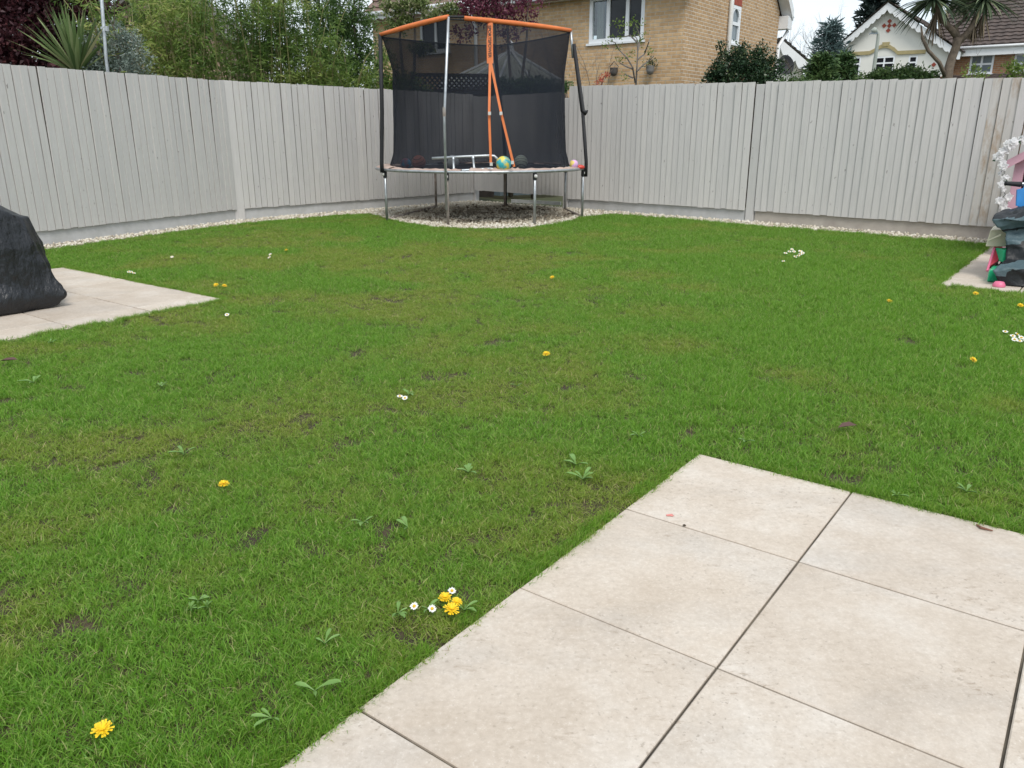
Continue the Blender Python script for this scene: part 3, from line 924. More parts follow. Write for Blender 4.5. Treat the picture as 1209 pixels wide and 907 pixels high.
to = bpy.data.objects.new('print_tmp', cu); col.objects.link(to)
bpy.context.view_layer.update()
me = bpy.data.meshes.new_from_object(to.evaluated_get(bpy.context.evaluated_depsgraph_get()))
bpy.data.objects.remove(to)
me.name = 'lettering'; me.materials.clear()
mid = pa.lerp(pb, 0.47); ax = (pb - pa).normalized()
nrm = Vector((1, 0, 0)).cross(ax).normalized()
if nrm.y > 0: nrm = -nrm
_cx = (max(v.co.x for v in me.vertices) + min(v.co.x for v in me.vertices)) / 2; _cy = (max(v.co.y for v in me.vertices) + min(v.co.y for v in me.vertices)) / 2
for v in me.vertices: v.co.x -= _cx; v.co.y -= _cy
xl = max(v.co.x for v in me.vertices) * 2
k_ = 0.80 * (pb - pa).length / xl
Mt = Matrix((ax, nrm.cross(ax), nrm)).transposed()
for v in me.vertices: v.co = Mt @ Vector((v.co.x * k_, v.co.y * 0.95, v.co.z)) + mid + nrm * 0.008 - pa.lerp(pa, 0) + (pa - wloc(st))
link_mesh('lettering', me, M['black_print'], st)

# ladder lying on its edge across the front of the trampoline
ld = thing('trampoline_ladder', 'grey metal ladder with hooked rails lying on the trampoline bed', 'ladder', at(550, 201, TC.y - 1.54))
Yl = TC.y - 1.54
lo_ = [at(512, 203.0, Yl), at(545, 201.5, Yl), at(578, 199.4, Yl), at(584, 200, Yl), at(588.5, 203, Yl), at(590, 206, Yl)]
hi_ = [at(510, 187.2, Yl + .05), at(545, 185.2, Yl + .05), at(578, 183.8, Yl + .05), at(583.5, 184.4, Yl + .05), at(586.5, 187, Yl + .05), at(587.5, 191.5, Yl + .05)]
for pts in (lo_, hi_):
    mb = MB(); mb.tube(pts, 0.020, 8); mb.build('rail', M['galv'], ld, smooth=True)
for (xa, ya, xb, yb) in ((535, 185.8, 536, 202), (558.3, 184.6, 560, 200.7)):
    p0, p1 = at(xa, ya, Yl + .05), at(xb, yb, Yl)
    mb = MB(); mb.tube([p0, p0.lerp(p1, .2), p0.lerp(p1, .8), p1], [0.034, 0.018, 0.018, 0.036], 8); mb.build('rung', M['galv'], ld, smooth=True)

# balls
def ball_mat(name, kind, c1, c2, c3=None):
    m, nt, b, o = new_mat(name)
    b.inputs['Roughness'].default_value = 0.55
    tc = nt.nodes.new('ShaderNodeTexCoord')
    if kind == 'seam':
        w = nn(nt, 'ShaderNodeTexWave', Scale=7.5, Distortion=1.5)
        nt.links.new(tc.outputs['Object'], w.inputs['Vector'])
        r = ramp(nt, [(0.03, c2), (0.08, c1)]); nt.links.new(w.outputs['Fac'], r.inputs['Fac']); c = r.outputs['Color']
    elif kind == 'patch':
        w = nn(nt, 'ShaderNodeTexVoronoi', Scale=11.0)
        nt.links.new(tc.outputs['Object'], w.inputs['Vector'])
        sp = nt.nodes.new('ShaderNodeSeparateColor'); nt.links.new(w.outputs['Color'], sp.inputs[0])
        r = ramp(nt, [(0.0, c1), (0.42, c2), (0.72, c3 or c1)]); r.color_ramp.interpolation = 'CONSTANT'
        nt.links.new(sp.outputs[0], r.inputs['Fac']); c = r.outputs['Color']
    else:
        f = noise(nt, 9, 2, 0.5); r = ramp(nt, [(0.44, c1), (0.56, c2)]); nt.links.new(f, r.inputs['Fac']); c = r.outputs['Color']
    nt.links.new(c, b.inputs['Base Color'])
    bump(nt, b, noise(nt, 90, 2), 0.15, 0.003)
    return m
def ball(name, px, py, Y, r, mat, label):
    c = at(px, py, Y); c.z = TZ + 0.004 + r - 0.002
    mb = MB(); prof = [(max(0.0005, r * math.sin(math.pi * k / 14)), -r * math.cos(math.pi * k / 14)) for k in range(15)]
    # seam groove for a moulded look: a slightly proud band
    mb.lathe(prof, c, 22)
    o = mb.build(name, mat, origin=c, smooth=True)
    o.rotation_euler = (random.uniform(-1, 1), random.uniform(-1, 1), random.uniform(0, 6))
    return tag(o, label, 'ball', 'balls on the trampoline')
ball('play_ball', 479, 190, TC.y - 0.65, 0.082, ball_mat('blue_maroon_ball', 'noise', (0.06, 0.26, 0.42), (0.34, 0.12, 0.14)), 'blue and maroon ball at the edge of the net')
ball('basketball', 494.5, 192.5, TC.y - 0.85, 0.106, ball_mat('basketball', 'seam', (0.55, 0.22, 0.16), (0.10, 0.05, 0.04)), 'brownish red basketball between the blue ball and the ladder')
ball('football', 533.5, 192, TC.y - 0.95, 0.108, ball_mat('football', 'patch', (0.75, 0.77, 0.75), (0.06, 0.07, 0.07), (0.6, 0.62, 0.62)), 'grey and black football behind the ladder')
ball('play_ball', 594.5, 194.5, TC.y - 1.52, 0.108, ball_mat('yellow_ball', 'noise', (0.75, 0.60, 0.10), (0.04, 0.40, 0.46)), 'yellow and turquoise ball between the orange straps')
ball('volleyball', 615, 189, TC.y - 0.75, 0.106, ball_mat('green_black_ball', 'seam', (0.58, 0.64, 0.52), (0.03, 0.03, 0.03)), 'grey green ball with black stripes on the bed')
ball('play_ball', 677.5, 192, TC.y - 0.72, 0.070, ball_mat('pink_ball', 'patch', (0.62, 0.38, 0.62), (0.70, 0.55, 0.15), (0.75, 0.6, 0.7)), 'small pink and yellow ball by the black pole')
c = at(684, 197, TC.y - 0.62); c.z = TZ + 0.035
mb = MB(); mb.lathe([(0.01, -0.03), (0.075, -0.03), (0.085, 0.0), (0.06, 0.022), (0.02, 0.03), (0.001, 0.03)], c, 16)
tag(mb.build('flying_disc', pmat('red_plastic', (0.60, 0.06, 0.04), rough=0.4), origin=c, smooth=True), 'small red plastic toy beside the pink ball', 'toy')
# dark leaf litter blown under the trampoline
LITTER = True
M['litter'] = leaf_mat('leaf_litter', [(0, (0.05, 0.04, 0.03)), (1, (0.20, 0.15, 0.10))], trans=0.05)

# ------------------------------------------------------------------ covered furniture on the corner patio
def cover_mat(name, c1, c2, sheen=0.45):
    m, nt, b, o = new_mat(name)
    f = noise(nt, 5, 5, 0.6); r = ramp(nt, [(0.35, c2), (0.65, c1)]); nt.links.new(f, r.inputs['Fac'])
    nt.links.new(r.outputs['Color'], b.inputs['Base Color'])
    b.inputs['Roughness'].default_value = sheen; b.inputs['Specular IOR Level'].default_value = 0.5
    h = noise(nt, 5.5, 5, 0.55, stretch=(1, 1, 0.45)); bump(nt, b, h, 1.0, 0.09)
    return m
M['cover_black'] = cover_mat('black_cover', (0.010, 0.012, 0.016), (0.007, 0.008, 0.010), 0.42)
def drape(name, org, ux, uy, lx, ly, H, top_in, mat, label, cat, seed, lump=None, fold=0.05, skirt=0.06, rough=0.02):
    """a cloth thrown over a box: rounded rectangle rings from the hem up, then over the top"""
    r = np.random.default_rng(seed)
    NS, NR_ = 260, 44
    ph = r.uniform(0, 6.28, 12); am = r.uniform(0.4, 1.0, 12)
    V = np.zeros((NR_ + 14, NS, 3))
    cx, cy = lx / 2, ly / 2
    for i in range(NR_ + 14):
        if i < NR_:
            t = i / (NR_ - 1); k = 1.0
        else:
            t = 1.0; k = 1 - (i - NR_ + 1) / 14.0
        for s in range(NS):
            a = 2 * math.pi * s / NS
            ca, sa = math.cos(a), math.sin(a)
            e = 0.30
            sx = math.copysign(abs(ca) ** e, ca); sy = math.copysign(abs(sa) ** e, sa)
            ins = top_in * (t ** 1.25)
            X = (cx - ins) * sx * k; Y = (cy - ins) * sy * k
            fo = 0
            for q in range(5):
                fr = (3, 5, 8, 13, 19)[q]
                wv_ = 0.5 + 0.5 * math.cos(fr * a + ph[q] + 1.1 * t * (q % 2 * 2 - 1))
                fo += am[q] * (wv_ ** 2.2) / (q + 1.6)
            fo = (fo - 0.35) * fold * (1 - 0.80 * t) * (1 if k == 1 else 0)
            tuck = -skirt * max(0, 0.10 - t) / 0.10 + skirt * 0.9 * math.exp(-((t - 0.17) / 0.10) ** 2)
            d_ = Vector((X / cx, Y / cy, 0)); L_ = max(1e-4, math.hypot(X, Y))
            X += X / L_ * (fo + tuck * (k == 1)); Y += Y / L_ * (fo + tuck * (k == 1))
            z = H * t
            if k < 1: z += 0.02 * (1 - k) + 0.012 * math.sin(9 * X + 4 * Y)
            if lump is not None and t > 0.4:
                w = np.clip((t - 0.4) / 0.6, 0, 1)
                z += lump[0] * w * (1 / (1 + math.exp(-(Y * lump[1] + X * lump[2] - lump[3]) * 14)))
            per = s / NS * 9.0
            nz_ = (fbm(np.array([X * 4 + seed]), np.array([Y * 4 + z * 5]), 4)[0] - 0.5)
            rg1 = 1 - abs(2 * vnoise(np.array([per * 1.7 + z * 1.0 + seed]), np.array([z * 1.1 - per * .2]))[0] - 1)
            rg2 = 1 - abs(2 * vnoise(np.array([per * 3.0 - z * 2.4 + 20]), np.array([z * 2.2 + per * .5]))[0] - 1)
            cre = (rg1 ** 2.5 * 0.045 + rg2 ** 2.5 * 0.030) * (1 - 0.75 * max(0, t - 0.7) / 0.3) * k
            X += X / L_ * cre; Y += Y / L_ * cre
            X += nz_ * rough * 1.6; Y += nz_ * rough * 1.6 
            z += (fbm(np.array([X * 5 + 9]), np.array([Y * 5 + seed]), 3)[0] - 0.5) * rough * (t > 0.05)
            z += 0.025 * math.sin(6 * a + ph[6]) * max(0, 0.2 - t) / 0.2 + 0.02 * (t < 0.01) * 0
            p = org + ux * (X + cx) + uy * (Y + cy)
            V[i, s] = (p.x, p.y, max(0.004, z))
    n = NR_ + 14
    F = []
    for i in range(n - 1):
        for s in range(NS):
            s2 = (s + 1) % NS
            F.append((i * NS + s, i * NS + s2, (i + 1) * NS + s2, (i + 1) * NS + s))
    o = np_mesh(name, V.reshape(-1, 3), F, mat, None, origin=org, smooth=True)
    return tag(o, label, cat)
K = gp(81, 361)
drape('furniture_cover', K + gl * 0.0, -gl, glb, 1.55, 1.15, 0.66, 0.085, M['cover_black'], 'black fabric cover draped over garden furniture on the paving', 'cover', 3,
      lump=(0.17, 0.35, 1.0, -0.62), fold=0.075, skirt=0.04, rough=0.02)

# ------------------------------------------------------------------ toys on the side paving
M['pink'] = pmat('pink_paint', (0.62, 0.36, 0.43), (0.55, 0.31, 0.38), scale=6, rough=0.6, bmp=0.15)
M['pink_dark'] = pmat('pink_panel', (0.52, 0.27, 0.33), (0.45, 0.23, 0.29), scale=5, rough=0.65)
M['cream_plastic'] = pmat('cream_plastic', (0.72, 0.68, 0.52), (0.66, 0.61, 0.46), scale=3, rough=0.4)
M['red_plastic'] = pmat('dark_red_plastic', (0.42, 0.025, 0.05), (0.34, 0.02, 0.04), scale=3, rough=0.4)
M['hot_pink'] = pmat('hot_pink_plastic', (0.72, 0.16, 0.28), rough=0.4)
M['green_plastic'] = pmat('green_plastic', (0.02, 0.42, 0.20), (0.02, 0.36, 0.17), scale=3, rough=0.4)
M['blue_plastic'] = pmat('blue_paint', (0.03, 0.22, 0.55), rough=0.35)
M['white_petal'] = leaf_mat('white_silk_petal', [(0, (0.86, 0.85, 0.85)), (1, (0.8, 0.78, 0.79))], trans=0.45, rough=0.8)
M['dark_leaf'] = pmat('silk_leaf', (0.02, 0.07, 0.02), rough=0.6)
M['wire'] = pmat('dark_wire', (0.02, 0.025, 0.02), rough=0.6)
# pink playhouse: corner post, walls, gable roof
pc_top = at(1183.5, 183, 8.6)
PH = Vector((at(1196, 240, 8.6).x, 8.6, 0.0))
hx, hy = grB.copy(), grA.copy()          # right along the front, back into the depth
ph = thing('playhouse', 'pink wooden playhouse trimmed with a garland of white flowers', 'playhouse', PH)
EV = at(1196, 186, 8.6).z; PW, PD = 1.25, 0.95; RG = EV + 0.42
UZ = Vector((0, 0, 1))
for (a, b) in ((0, 0), (PW, 0), (0, PD), (PW, PD)):
    mb = MB(); mb.prism([(-0.045, 0), (0.045, 0), (0.045, EV), (-0.045, EV)], PH + hx * a + hy * b, hx, UZ, hy, -0.03, 0.03); mb.build('corner_post', M['pink'], ph, bevel=0.004)
mb = MB(); mb.prism([(0.06, 0.02), (PW - 0.06, 0.02), (PW - 0.06, EV), (PW / 2, RG), (0.06, EV)], PH, hx, UZ, hy, 0.10, 0.13); mb.build('front_wall', M['pink_dark'], ph)
mb = MB(); mb.prism([(0.06, 0.02), (PW - 0.06, 0.02), (PW - 0.06, EV), (PW / 2, RG), (0.06, EV)], PH, hx, UZ, hy, PD - 0.03, PD - 0.005); mb.build('back_wall', M['pink_dark'], ph)
for a in (0.0, PW):
    mb = MB(); mb.prism([(0.05, 0.02), (PD - 0.05, 0.02), (PD - 0.05, EV), (0.05, EV)], PH + hx * a, hy, UZ, hx, -0.012, 0.012); mb.build('side_wall', M['pink_dark'], ph)
for s_, a in ((1, 0.0), (-1, PW)):
    o0 = PH + hx * a
    sl = Vector((PW / 2, RG - EV)); sl_n = sl.normalized()
    p0 = (-0.10, -0.10 * (RG - EV) / (PW / 2))
    poly = [(p0[0], p0[1]), (PW / 2, RG - EV), (PW / 2, RG - EV + 0.035), (p0[0], p0[1] + 0.035)]
    mb = MB(); mb.prism([(x, z + EV) for x, z in poly], o0, hx * s_, UZ, hy, -0.12, PD + 0.12); mb.build('roof_panel', M['pink'], ph)
    poly = [(p0[0] - 0.01, p0[1] - 0.05), (PW / 2, RG - EV - 0.04), (PW / 2, RG - EV + 0.045), (p0[0] - 0.01, p0[1] + 0.04)]
    mb = MB(); mb.prism([(x, z + EV) for x, z in poly], o0, hx * s_, UZ, hy, -0.15, -0.122); mb.build('barge_board', M['pink'], ph)
# flower garland (a thing of its own, hung on the playhouse)
gpx = [(1207, 166), (1200, 169), (1194, 171), (1188, 174), (1182, 180), (1178, 184), (1180, 190), (1185, 196), (1182, 200), (1183, 206), (1187, 211), (1183, 216), (1184, 222), (1187, 230), (1181, 236), (1182, 242), (1185, 247)]
gyd = 8.46
gd = thing('flower_garland', 'white artificial flower garland hung along the pink playhouse eaves', 'garland', at(1184, 215, gyd))
mb = MB(); mb.tube([at(x, y, gyd) for x, y in gpx], 0.004, 5); mb.build('stem', M['wire'], gd)
def blossom(mb, c, r, rr_):
    ax = Vector((rr_.uniform(-.6, .3), -1, rr_.uniform(-.2, .8))).normalized()
    x = ax.orthogonal().normalized(); y = ax.cross(x)
    for lay, (n, k, op) in enumerate(((5, 1.0, 0.25), (5, 0.7, 0.7))):
        for q in range(n):
            a = 2 * math.pi * (q + lay * .5) / n + rr_.uniform(-.2, .2)
            d = x * math.cos(a) + y * math.sin(a); t = ax.cross(d)
            p = [c, c + d * r * k * .55 - t * r * .38 + ax * r * op * .4, c + d * r * k + ax * r * op, c + d * r * k * .55 + t * r * .38 + ax * r * op * .4]
            mb.add(p, [(0, 1, 2, 3)])
rg = random.Random(4)
for i, (x, y) in enumerate(gpx):
    for q in range(rg.choice((1, 1, 2)) if i > 5 else 3):
        mb = MB(); blossom(mb, at(x + rg.uniform(-3.5, 4.5), y + rg.uniform(-3, 3), gyd - rg.uniform(0, .05)), rg.uniform(0.030, 0.062), rg)
        mb.build('blossom', M['white_petal'], gd)
for (x, y) in ((1205, 162), (1176, 189), (1202, 165), (1184, 214)):
    mb = MB(); c = at(x, y, gyd)
    for q in range(3):
        d = Vector((rg.uniform(-1, 1), -0.4, rg.uniform(-.4, .7))).normalized(); t = d.orthogonal().normalized()
        mb.add([c, c + d * .03 - t * .014, c + d * .065, c + d * .03 + t * .014], [(0, 1, 2, 3)])
    mb.build('leaf', M['dark_leaf'], gd)
# scooter whose handlebar shows above the cover
SY = 7.75
sc0 = at(1214, 300, SY); sc0.z = 0
sco = thing('scooter', 'blue scooter with a black handlebar leaning among the covered toys', 'scooter', sc0)
hb = at(1212, 217, SY)
mb = MB(); mb.tube([Vector((hb.x, hb.y, hb.z)), Vector((hb.x - .06, hb.y, 0.12))], [0.02, 0.03], 8); mb.build('steering_tube', M['blue_plastic'], sco, smooth=True)
mb = MB(); mb.tube([at(1196, 217, SY), at(1228, 218, SY)], 0.016, 8); mb.build('handlebar', M['galv'], sco, smooth=True)
for (x0, x1) in ((1187, 1205), (1219, 1236)):
    mb = MB(); mb.tube([at(x0, 216.6, SY), at(x0 + 2, 216.7, SY), at(x1 - 3, 217.6, SY), at(x1, 217.8, SY)], [0.022, 0.019, 0.024, 0.026], 8); mb.build('grip', M['black_foam'], sco, smooth=True)
mb = MB(); mb.bar(Vector((hb.x - .06, hb.y, .10)), Vector((hb.x + .5, hb.y + .1, .10)), 0.11, 0.03); mb.build('deck', M['blue_plastic'], sco, bevel=0.008)
for q in (-0.12, 0.56):
    mb = MB(); mb.lathe([(0.02, -.015), (0.055, -.015), (0.06, 0), (0.055, .015), (0.02, .015)], Vector((hb.x + q, hb.y + (0.1 if q > 0 else 0), 0.062)), 16, M=Matrix.Rotation(math.pi / 2, 3, 'X')); mb.build('wheel', M['black_foam'], sco, smooth=True)
mb = MB(); f0 = at(1200, 224, SY - .03); mb.add([f0, at(1209, 222, SY - .03), at(1213, 246, SY - .05), at(1199, 243, SY - .05)], [(0, 1, 2, 3)])
o = mb.build('front_shield', M['blue_plastic'], sco); o.modifiers.new('t', 'SOLIDIFY').thickness = 0.012
# plastic play table: cream tray, red legs, green block, pink foot
TY = 7.05
pt0 = gp(1180, 336)
ptb = thing('play_table', 'plastic play table with cream tray, dark red leg and green base', 'play table', pt0)
tq = at(1173, 282, 7.35)
mb = MB(); a = at(1163.5, 291, 7.3); zlo = a.z; zhi = at(1170, 271, 7.3).z
ox = Vector((a.x, 7.3, 0))
mb.prism([(0.0, zlo), (0.42, zlo - 0.005), (0.42, zhi), (0.03, zhi), (0.018, zhi - 0.008)], ox, Vector((1, -0.12, 0)).normalized(), UZ, Vector((0.55, 0.83, 0)).normalized(), 0, 0.36)
mb.build('tray', M['cream_plastic'], ptb, bevel=0.015)
mb = MB(); mb.bar(at(1166, 284, 7.29), at(1182, 277, 7.235), 0.008, 0.012); mb.build('tray_ridge', M['cream_plastic'], ptb)
mb = MB(); mb.add([at(1173, 292.5, 7.36), at(1183, 293, 7.33), at(1177, 312, 7.22), at(1166, 319, 7.20)], [(0, 1, 2, 3)]); o = mb.build('leg', M['red_plastic'], ptb); o.modifiers.new('t', 'SOLIDIFY').thickness = 0.05
mb = MB(); mb.tube([at(1174, 293, 7.30), at(1165.5, 320, 7.14)], 0.011, 6); mb.build('leg_edge', M['hot_pink'], ptb)
g0 = gp(1165, 333.5)
mb = MB(); mb.prism([(0, 0.004), (0.30, 0.004), (0.30, 0.12), (0.02, 0.12), (0.0, 0.10)], g0, Vector((1, -0.1, 0)).normalized(), UZ, Vector((0.55, 0.83, 0)).normalized(), 0, 0.25); mb.build('base', M['green_plastic'], ptb, bevel=0.01)
mb = MB(); mb.prism([(0, 0.16), (0.2, 0.16), (0.2, 0.27), (0.0, 0.27)], Vector((g0.x + .18, g0.y + .12, 0)), Vector((1, -0.1, 0)).normalized(), UZ, Vector((0.1, 1, 0)).normalized(), 0, 0.2); mb.build('panel', M['green_plastic'], ptb, bevel=0.01)
f0 = gp(1176, 339.5); mb = MB(); mb.lathe([(0.001, 0.05), (0.035, 0.045), (0.05, 0.02), (0.05, 0.003)], f0 + Vector((.04, .03, 0)), 12); mb.build('foot', M['hot_pink'], ptb, smooth=True)
# crumpled dark cover thrown over the toys
def two_tone():
    m, nt, b, o = new_mat('teal_black_cover')
    a = nn(nt, 'ShaderNodeAttribute', attribute_name='lining')
    r = ramp(nt, [(0.50, (0.010, 0.012, 0.014)), (0.60, (0.075, 0.115, 0.13))]); nt.links.new(a.outputs['Fac'], r.inputs['Fac'])
    nt.links.new(r.outputs['Color'], b.inputs['Base Color'])
    b.inputs['Roughness'].default_value = 0.5; b.inputs['Specular IOR Level'].default_value = 0.35
    bump(nt, b, noise(nt, 7, 4, 0.5), 0.6, 0.05)
    return m
M['teal_cover'] = two_tone()
def crumple():
    NU, NV = 90, 60
    V = np.zeros((NU, NV, 3)); Ln = np.zeros((NU, NV))
    # outline of the near side, from hem (v=0) up to the crest (v=1), in pixels at given distances
    left = [(1181, 338.5, 6.85), (1172, 318, 6.86), (1187, 309, 7.02), (1188, 296, 7.08), (1187, 284, 7.10), (1188, 275, 7.16), (1177, 268.5, 7.16), (1171, 259, 7.18), (1176, 251, 7.30), (1192, 246, 7.55), (1200, 249, 7.9)]
    n = len(left)
    for u in range(NU):
        uu = u / (NU - 1)
        for v in range(NV):
            t = v / (NV - 1) * (n - 1); k = min(int(t), n - 2); q = t - k
            a = [left[k][j] * (1 - q) + left[k + 1][j] * q for j in range(3)]
            p = at(a[0], a[1], a[2])
            sp = uu * 1.35
            wob = (fbm(np.array([uu * 6.0 + 3]), np.array([t * 0.9]), 4)[0] - 0.5)
            wob2 = (fbm(np.array([uu * 11 + 30]), np.array([t * 2.1 + uu * 5]), 4)[0] - 0.5)
            fo = 1 - abs(math.sin(uu * 9 + t * 0.8))
            p = p + Vector((sp * 0.95, sp * 0.02 - 0.16 * math.sin(min(1, uu * 1.8) * 1.57) + 0.20 * wob * min(1, uu * 5) - 0.10 * fo * min(1, uu * 6), 0.26 * wob2 * (0.25 + uu) * (v > 3) + (0.10 * math.sin(uu * 3.0) if v > 10 else 0)))
            if v == 0: p.z = 0.005
            V[u, v] = (p.x, p.y, max(0.005, p.z))
            q1 = t - 2.4 * uu + 1.2 * wob; q2 = t + 1.5 * uu + 2.0 * wob2
            g_ = 1.0 if (0.55 < q1 < 1.75 and t < 3.2) or (3.6 < t + wob2 < 5.2) or (5.6 < q2 < 7.0) else 0.0
            Ln[u, v] = g_
    # near hem folds outward as a grey flap
    F = []
    for u in range(NU - 1):
        for v in range(NV - 1): F.append((u * NV + v, (u + 1) * NV + v, (u + 1) * NV + v + 1, u * NV + v + 1))
    o = np_mesh('toy_cover', V.reshape(-1, 3), F, M['teal_cover'], None, {'lining': Ln.ravel()}, origin=gp(1195, 338), smooth=True)
    s = o.modifiers.new('t', 'SOLIDIFY'); s.thickness = 0.006
    tag(o, 'crumpled grey green and black cover heaped over the toys', 'cover')
crumple()

# ------------------------------------------------------------------ flowers and weeds in the lawn
M['dandelion'] = pmat('dandelion_petal', (0.82, 0.58, 0.01), (0.76, 0.46, 0.005), scale=60, rough=0.6)
M['daisy'] = pmat('daisy_petal', (0.82, 0.82, 0.80), rough=0.6)
M['daisy_eye'] = pmat('daisy_eye', (0.72, 0.45, 0.02), rough=0.7)
M['stem_green'] = pmat('stem_green', (0.10, 0.17, 0.04), rough=0.6)
M['weed'] = pmat('weed_leaf', (0.16, 0.285, 0.07), (0.11, 0.215, 0.04), scale=30, rough=0.5)
def dandelion_meshes(seed):
    r = random.Random(seed); mb = MB()
    for lay, (n, rad, z, op) in enumerate(((15, 0.019, 0.0, 0.10), (13, 0.0145, 0.002, 0.45), (9, 0.009, 0.003, 0.9))):
        for q in range(n):
            a = 2 * math.pi * q / n + r.uniform(-.12, .12); d = Vector((math.cos(a), math.sin(a), 0)); t = Vector((-d.y, d.x, 0))
            L_ = rad * r.uniform(0.85, 1.1)
            mb.add([Vector((0, 0, z)) - t * .001, Vector((0, 0, z)) + t * .001, d * L_ + t * .0022 + Vector((0, 0, z + L_ * op)), d * L_ * 1.04 + Vector((0, 0, z + L_ * op)), d * L_ - t * .0022 + Vector((0, 0, z + L_ * op))], [(0, 1, 2, 3, 4)])
    me = bpy.data.meshes.new('petals'); me.from_pydata([tuple(p) for p in mb.v], [], mb.f); me.materials.append(M['dandelion'])
    return me
def daisy_meshes(seed):
    r = random.Random(seed); mb = MB()
    for q in range(16):
        a = 2 * math.pi * q / 16 + r.uniform(-.1, .1); d = Vector((math.cos(a), math.sin(a), 0)); t = Vector((-d.y, d.x, 0)); L_ = 0.0115 * r.uniform(.9, 1.1)
        mb.add([d * .003, d * L_ * .6 + t * .0021 + Vector((0, 0, .001)), d * L_ + Vector((0, 0, .002)), d * L_ * .6 - t * .0021 + Vector((0, 0, .001))], [(0, 1, 2, 3)])
    me = bpy.data.meshes.new('petals'); me.from_pydata([tuple(p) for p in mb.v], [], mb.f); me.materials.append(M['daisy'])
    mb = MB(); mb.lathe([(0.0042, 0.0005), (0.0038, 0.003), (0.002, 0.0045), (0.0002, 0.005)], seg=8)
    m2 = bpy.data.meshes.new('eye'); m2.from_pydata([tuple(p) for p in mb.v], [], mb.f); m2.materials.append(M['daisy_eye'])
    return me, m2
dm = [dandelion_meshes(k) for k in range(3)]
ym = [daisy_meshes(k) for k in range(2)]
mb = MB(); mb.tube([(0, 0, 0), (0.002, 0.001, 0.5), (0, 0, 1)], 0.0016, 5)
stem_me = bpy.data.meshes.new('stem'); stem_me.from_pydata([tuple(p) for p in mb.v], [], mb.f); stem_me.materials.append(M['stem_green'])
def flower(kind, px, py, label, group, h=0.045, size=1.0):
    p = gp(px, py, h - 0.02)
    b = thing(kind, label, 'flower', (p.x, p.y, -0.025), group=group)
    def ch(nm, me, z, s, tl=(0, 0, 0)):
        o = bpy.data.objects.new(nm, me); col.objects.link(o); o.parent = b; o.location = (0, 0, z); o.scale = s; o.rotation_euler = tl
        return o
    ch('stem', stem_me, 0, (1, 1, h))
    tl = (R(random.uniform(8, 38)), R(random.uniform(-15, 15)), random.uniform(-.6, .6))
    if kind == 'dandelion':
        ch('petals', random.choice(dm), h, (size,) * 3, tl)
    else:
        a, e = random.choice(ym)
        ch('petals', a, h, (size,) * 3, tl); ch('eye', e, h, (size,) * 3, tl)
    return b
near_d = [(121, 859, 'yellow dandelion in the worn turf by a bare scrape', 1.15), (264, 570, 'single yellow dandelion alone in the open turf', 1.0)]
for x, y, lb, s in near_d: flower('dandelion', x, y, lb, 'dandelions in the lawn', 0.05, s)
for x, y, s in ((533, 718, 1.15), (525.5, 704, 0.95), (539, 709, 0.8)): flower('dandelion', x, y, 'yellow dandelion in the flower clump at the slab edge', 'dandelions in the lawn', 0.055, s)
for x, y in ((489, 714), (510, 717), (533.5, 696)): flower('daisy', x, y, 'white daisy in the flower clump at the slab edge', 'daisies in the lawn', 0.05, 1.1)
for x, y in ((338, 295), (255, 336), (265, 337), (1149, 424), (1050, 355), (1152, 346), (652, 327), (1205, 360), (645, 417)):
    flower('dandelion', x, y, 'small yellow dandelion out in the mown lawn', 'dandelions in the lawn', 0.05, 1.15)
for x, y in ((472, 467), (478, 469)): flower('daisy', x, y, 'white daisy of a pair in the middle of the lawn', 'daisies in the lawn', 0.05, 1.4)
rd = random.Random(8)
for i in range(12): flower('daisy', 940 + rd.gauss(0, 7), 296 + rd.gauss(0, 2.2), 'white daisy in the patch facing the grey fence', 'daisies in the lawn', 0.05, 1.9)
for x, y in ((1187, 391), (1196, 396), (1201, 394), (1198, 400), (1206, 398), (1204, 402), (1212, 401)): flower('daisy', x, y, 'white daisy in the patch below the side paving', 'daisies in the lawn', 0.05, 1.7)
for x, y in ((319, 300), (318, 303.5), (203, 303), (155, 321), (158, 322), (152, 320.5), (925, 308), (268, 371)): flower('daisy', x, y, 'white daisy on the turf near the corner paving', 'daisies in the lawn', 0.05, 1.6)

def weed(px, py, n, L_, label, seed, up=0.35, grp='broad leaved weeds in the lawn', wd=0.30):
    p = gp(px, py, 0.0); r = random.Random(seed); L_ = L_ * 0.52; n = n + 1
    b = thing('weed', label, 'weed', (p.x, p.y, -0.02), group=grp)
    for q in range(n):
        a = r.uniform(0, 6.283); d = Vector((math.cos(a), math.sin(a), 0)); t = Vector((-d.y, d.x, 0))
        l = L_ * r.uniform(.45, 1.25); u = up * r.uniform(.6, 1.3); w = l * wd * r.uniform(.7, 1.1)
        o0 = p + Vector((0, 0, 0.0))
        def P(s, side): return o0 + d * l * s + t * side + Vector((0, 0, 0.012 + l * (0.5 + u) * (s - 0.62 * s * s)))
        mb = MB(); vv = []
        for s, k in ((0, .12), (.25, .35), (.5, .85), (.75, .9), (.92, .5)):
            vv += [P(s, -w / 2 * k) + Vector((0, 0, .004)), P(s, 0), P(s, w / 2 * k) + Vector((0, 0, .004))]
        vv.append(P(1.0, 0))
        ff = []
        for k in range(4):
            for j in range(2): ff.append((k * 3 + j, k * 3 + j + 1, k * 3 + j + 4, k * 3 + j + 3))
        ff += [(12, 13, 15), (13, 14, 15)]
        mb.add(vv, ff); mb.build('leaf', M['weed'], b, smooth=True)
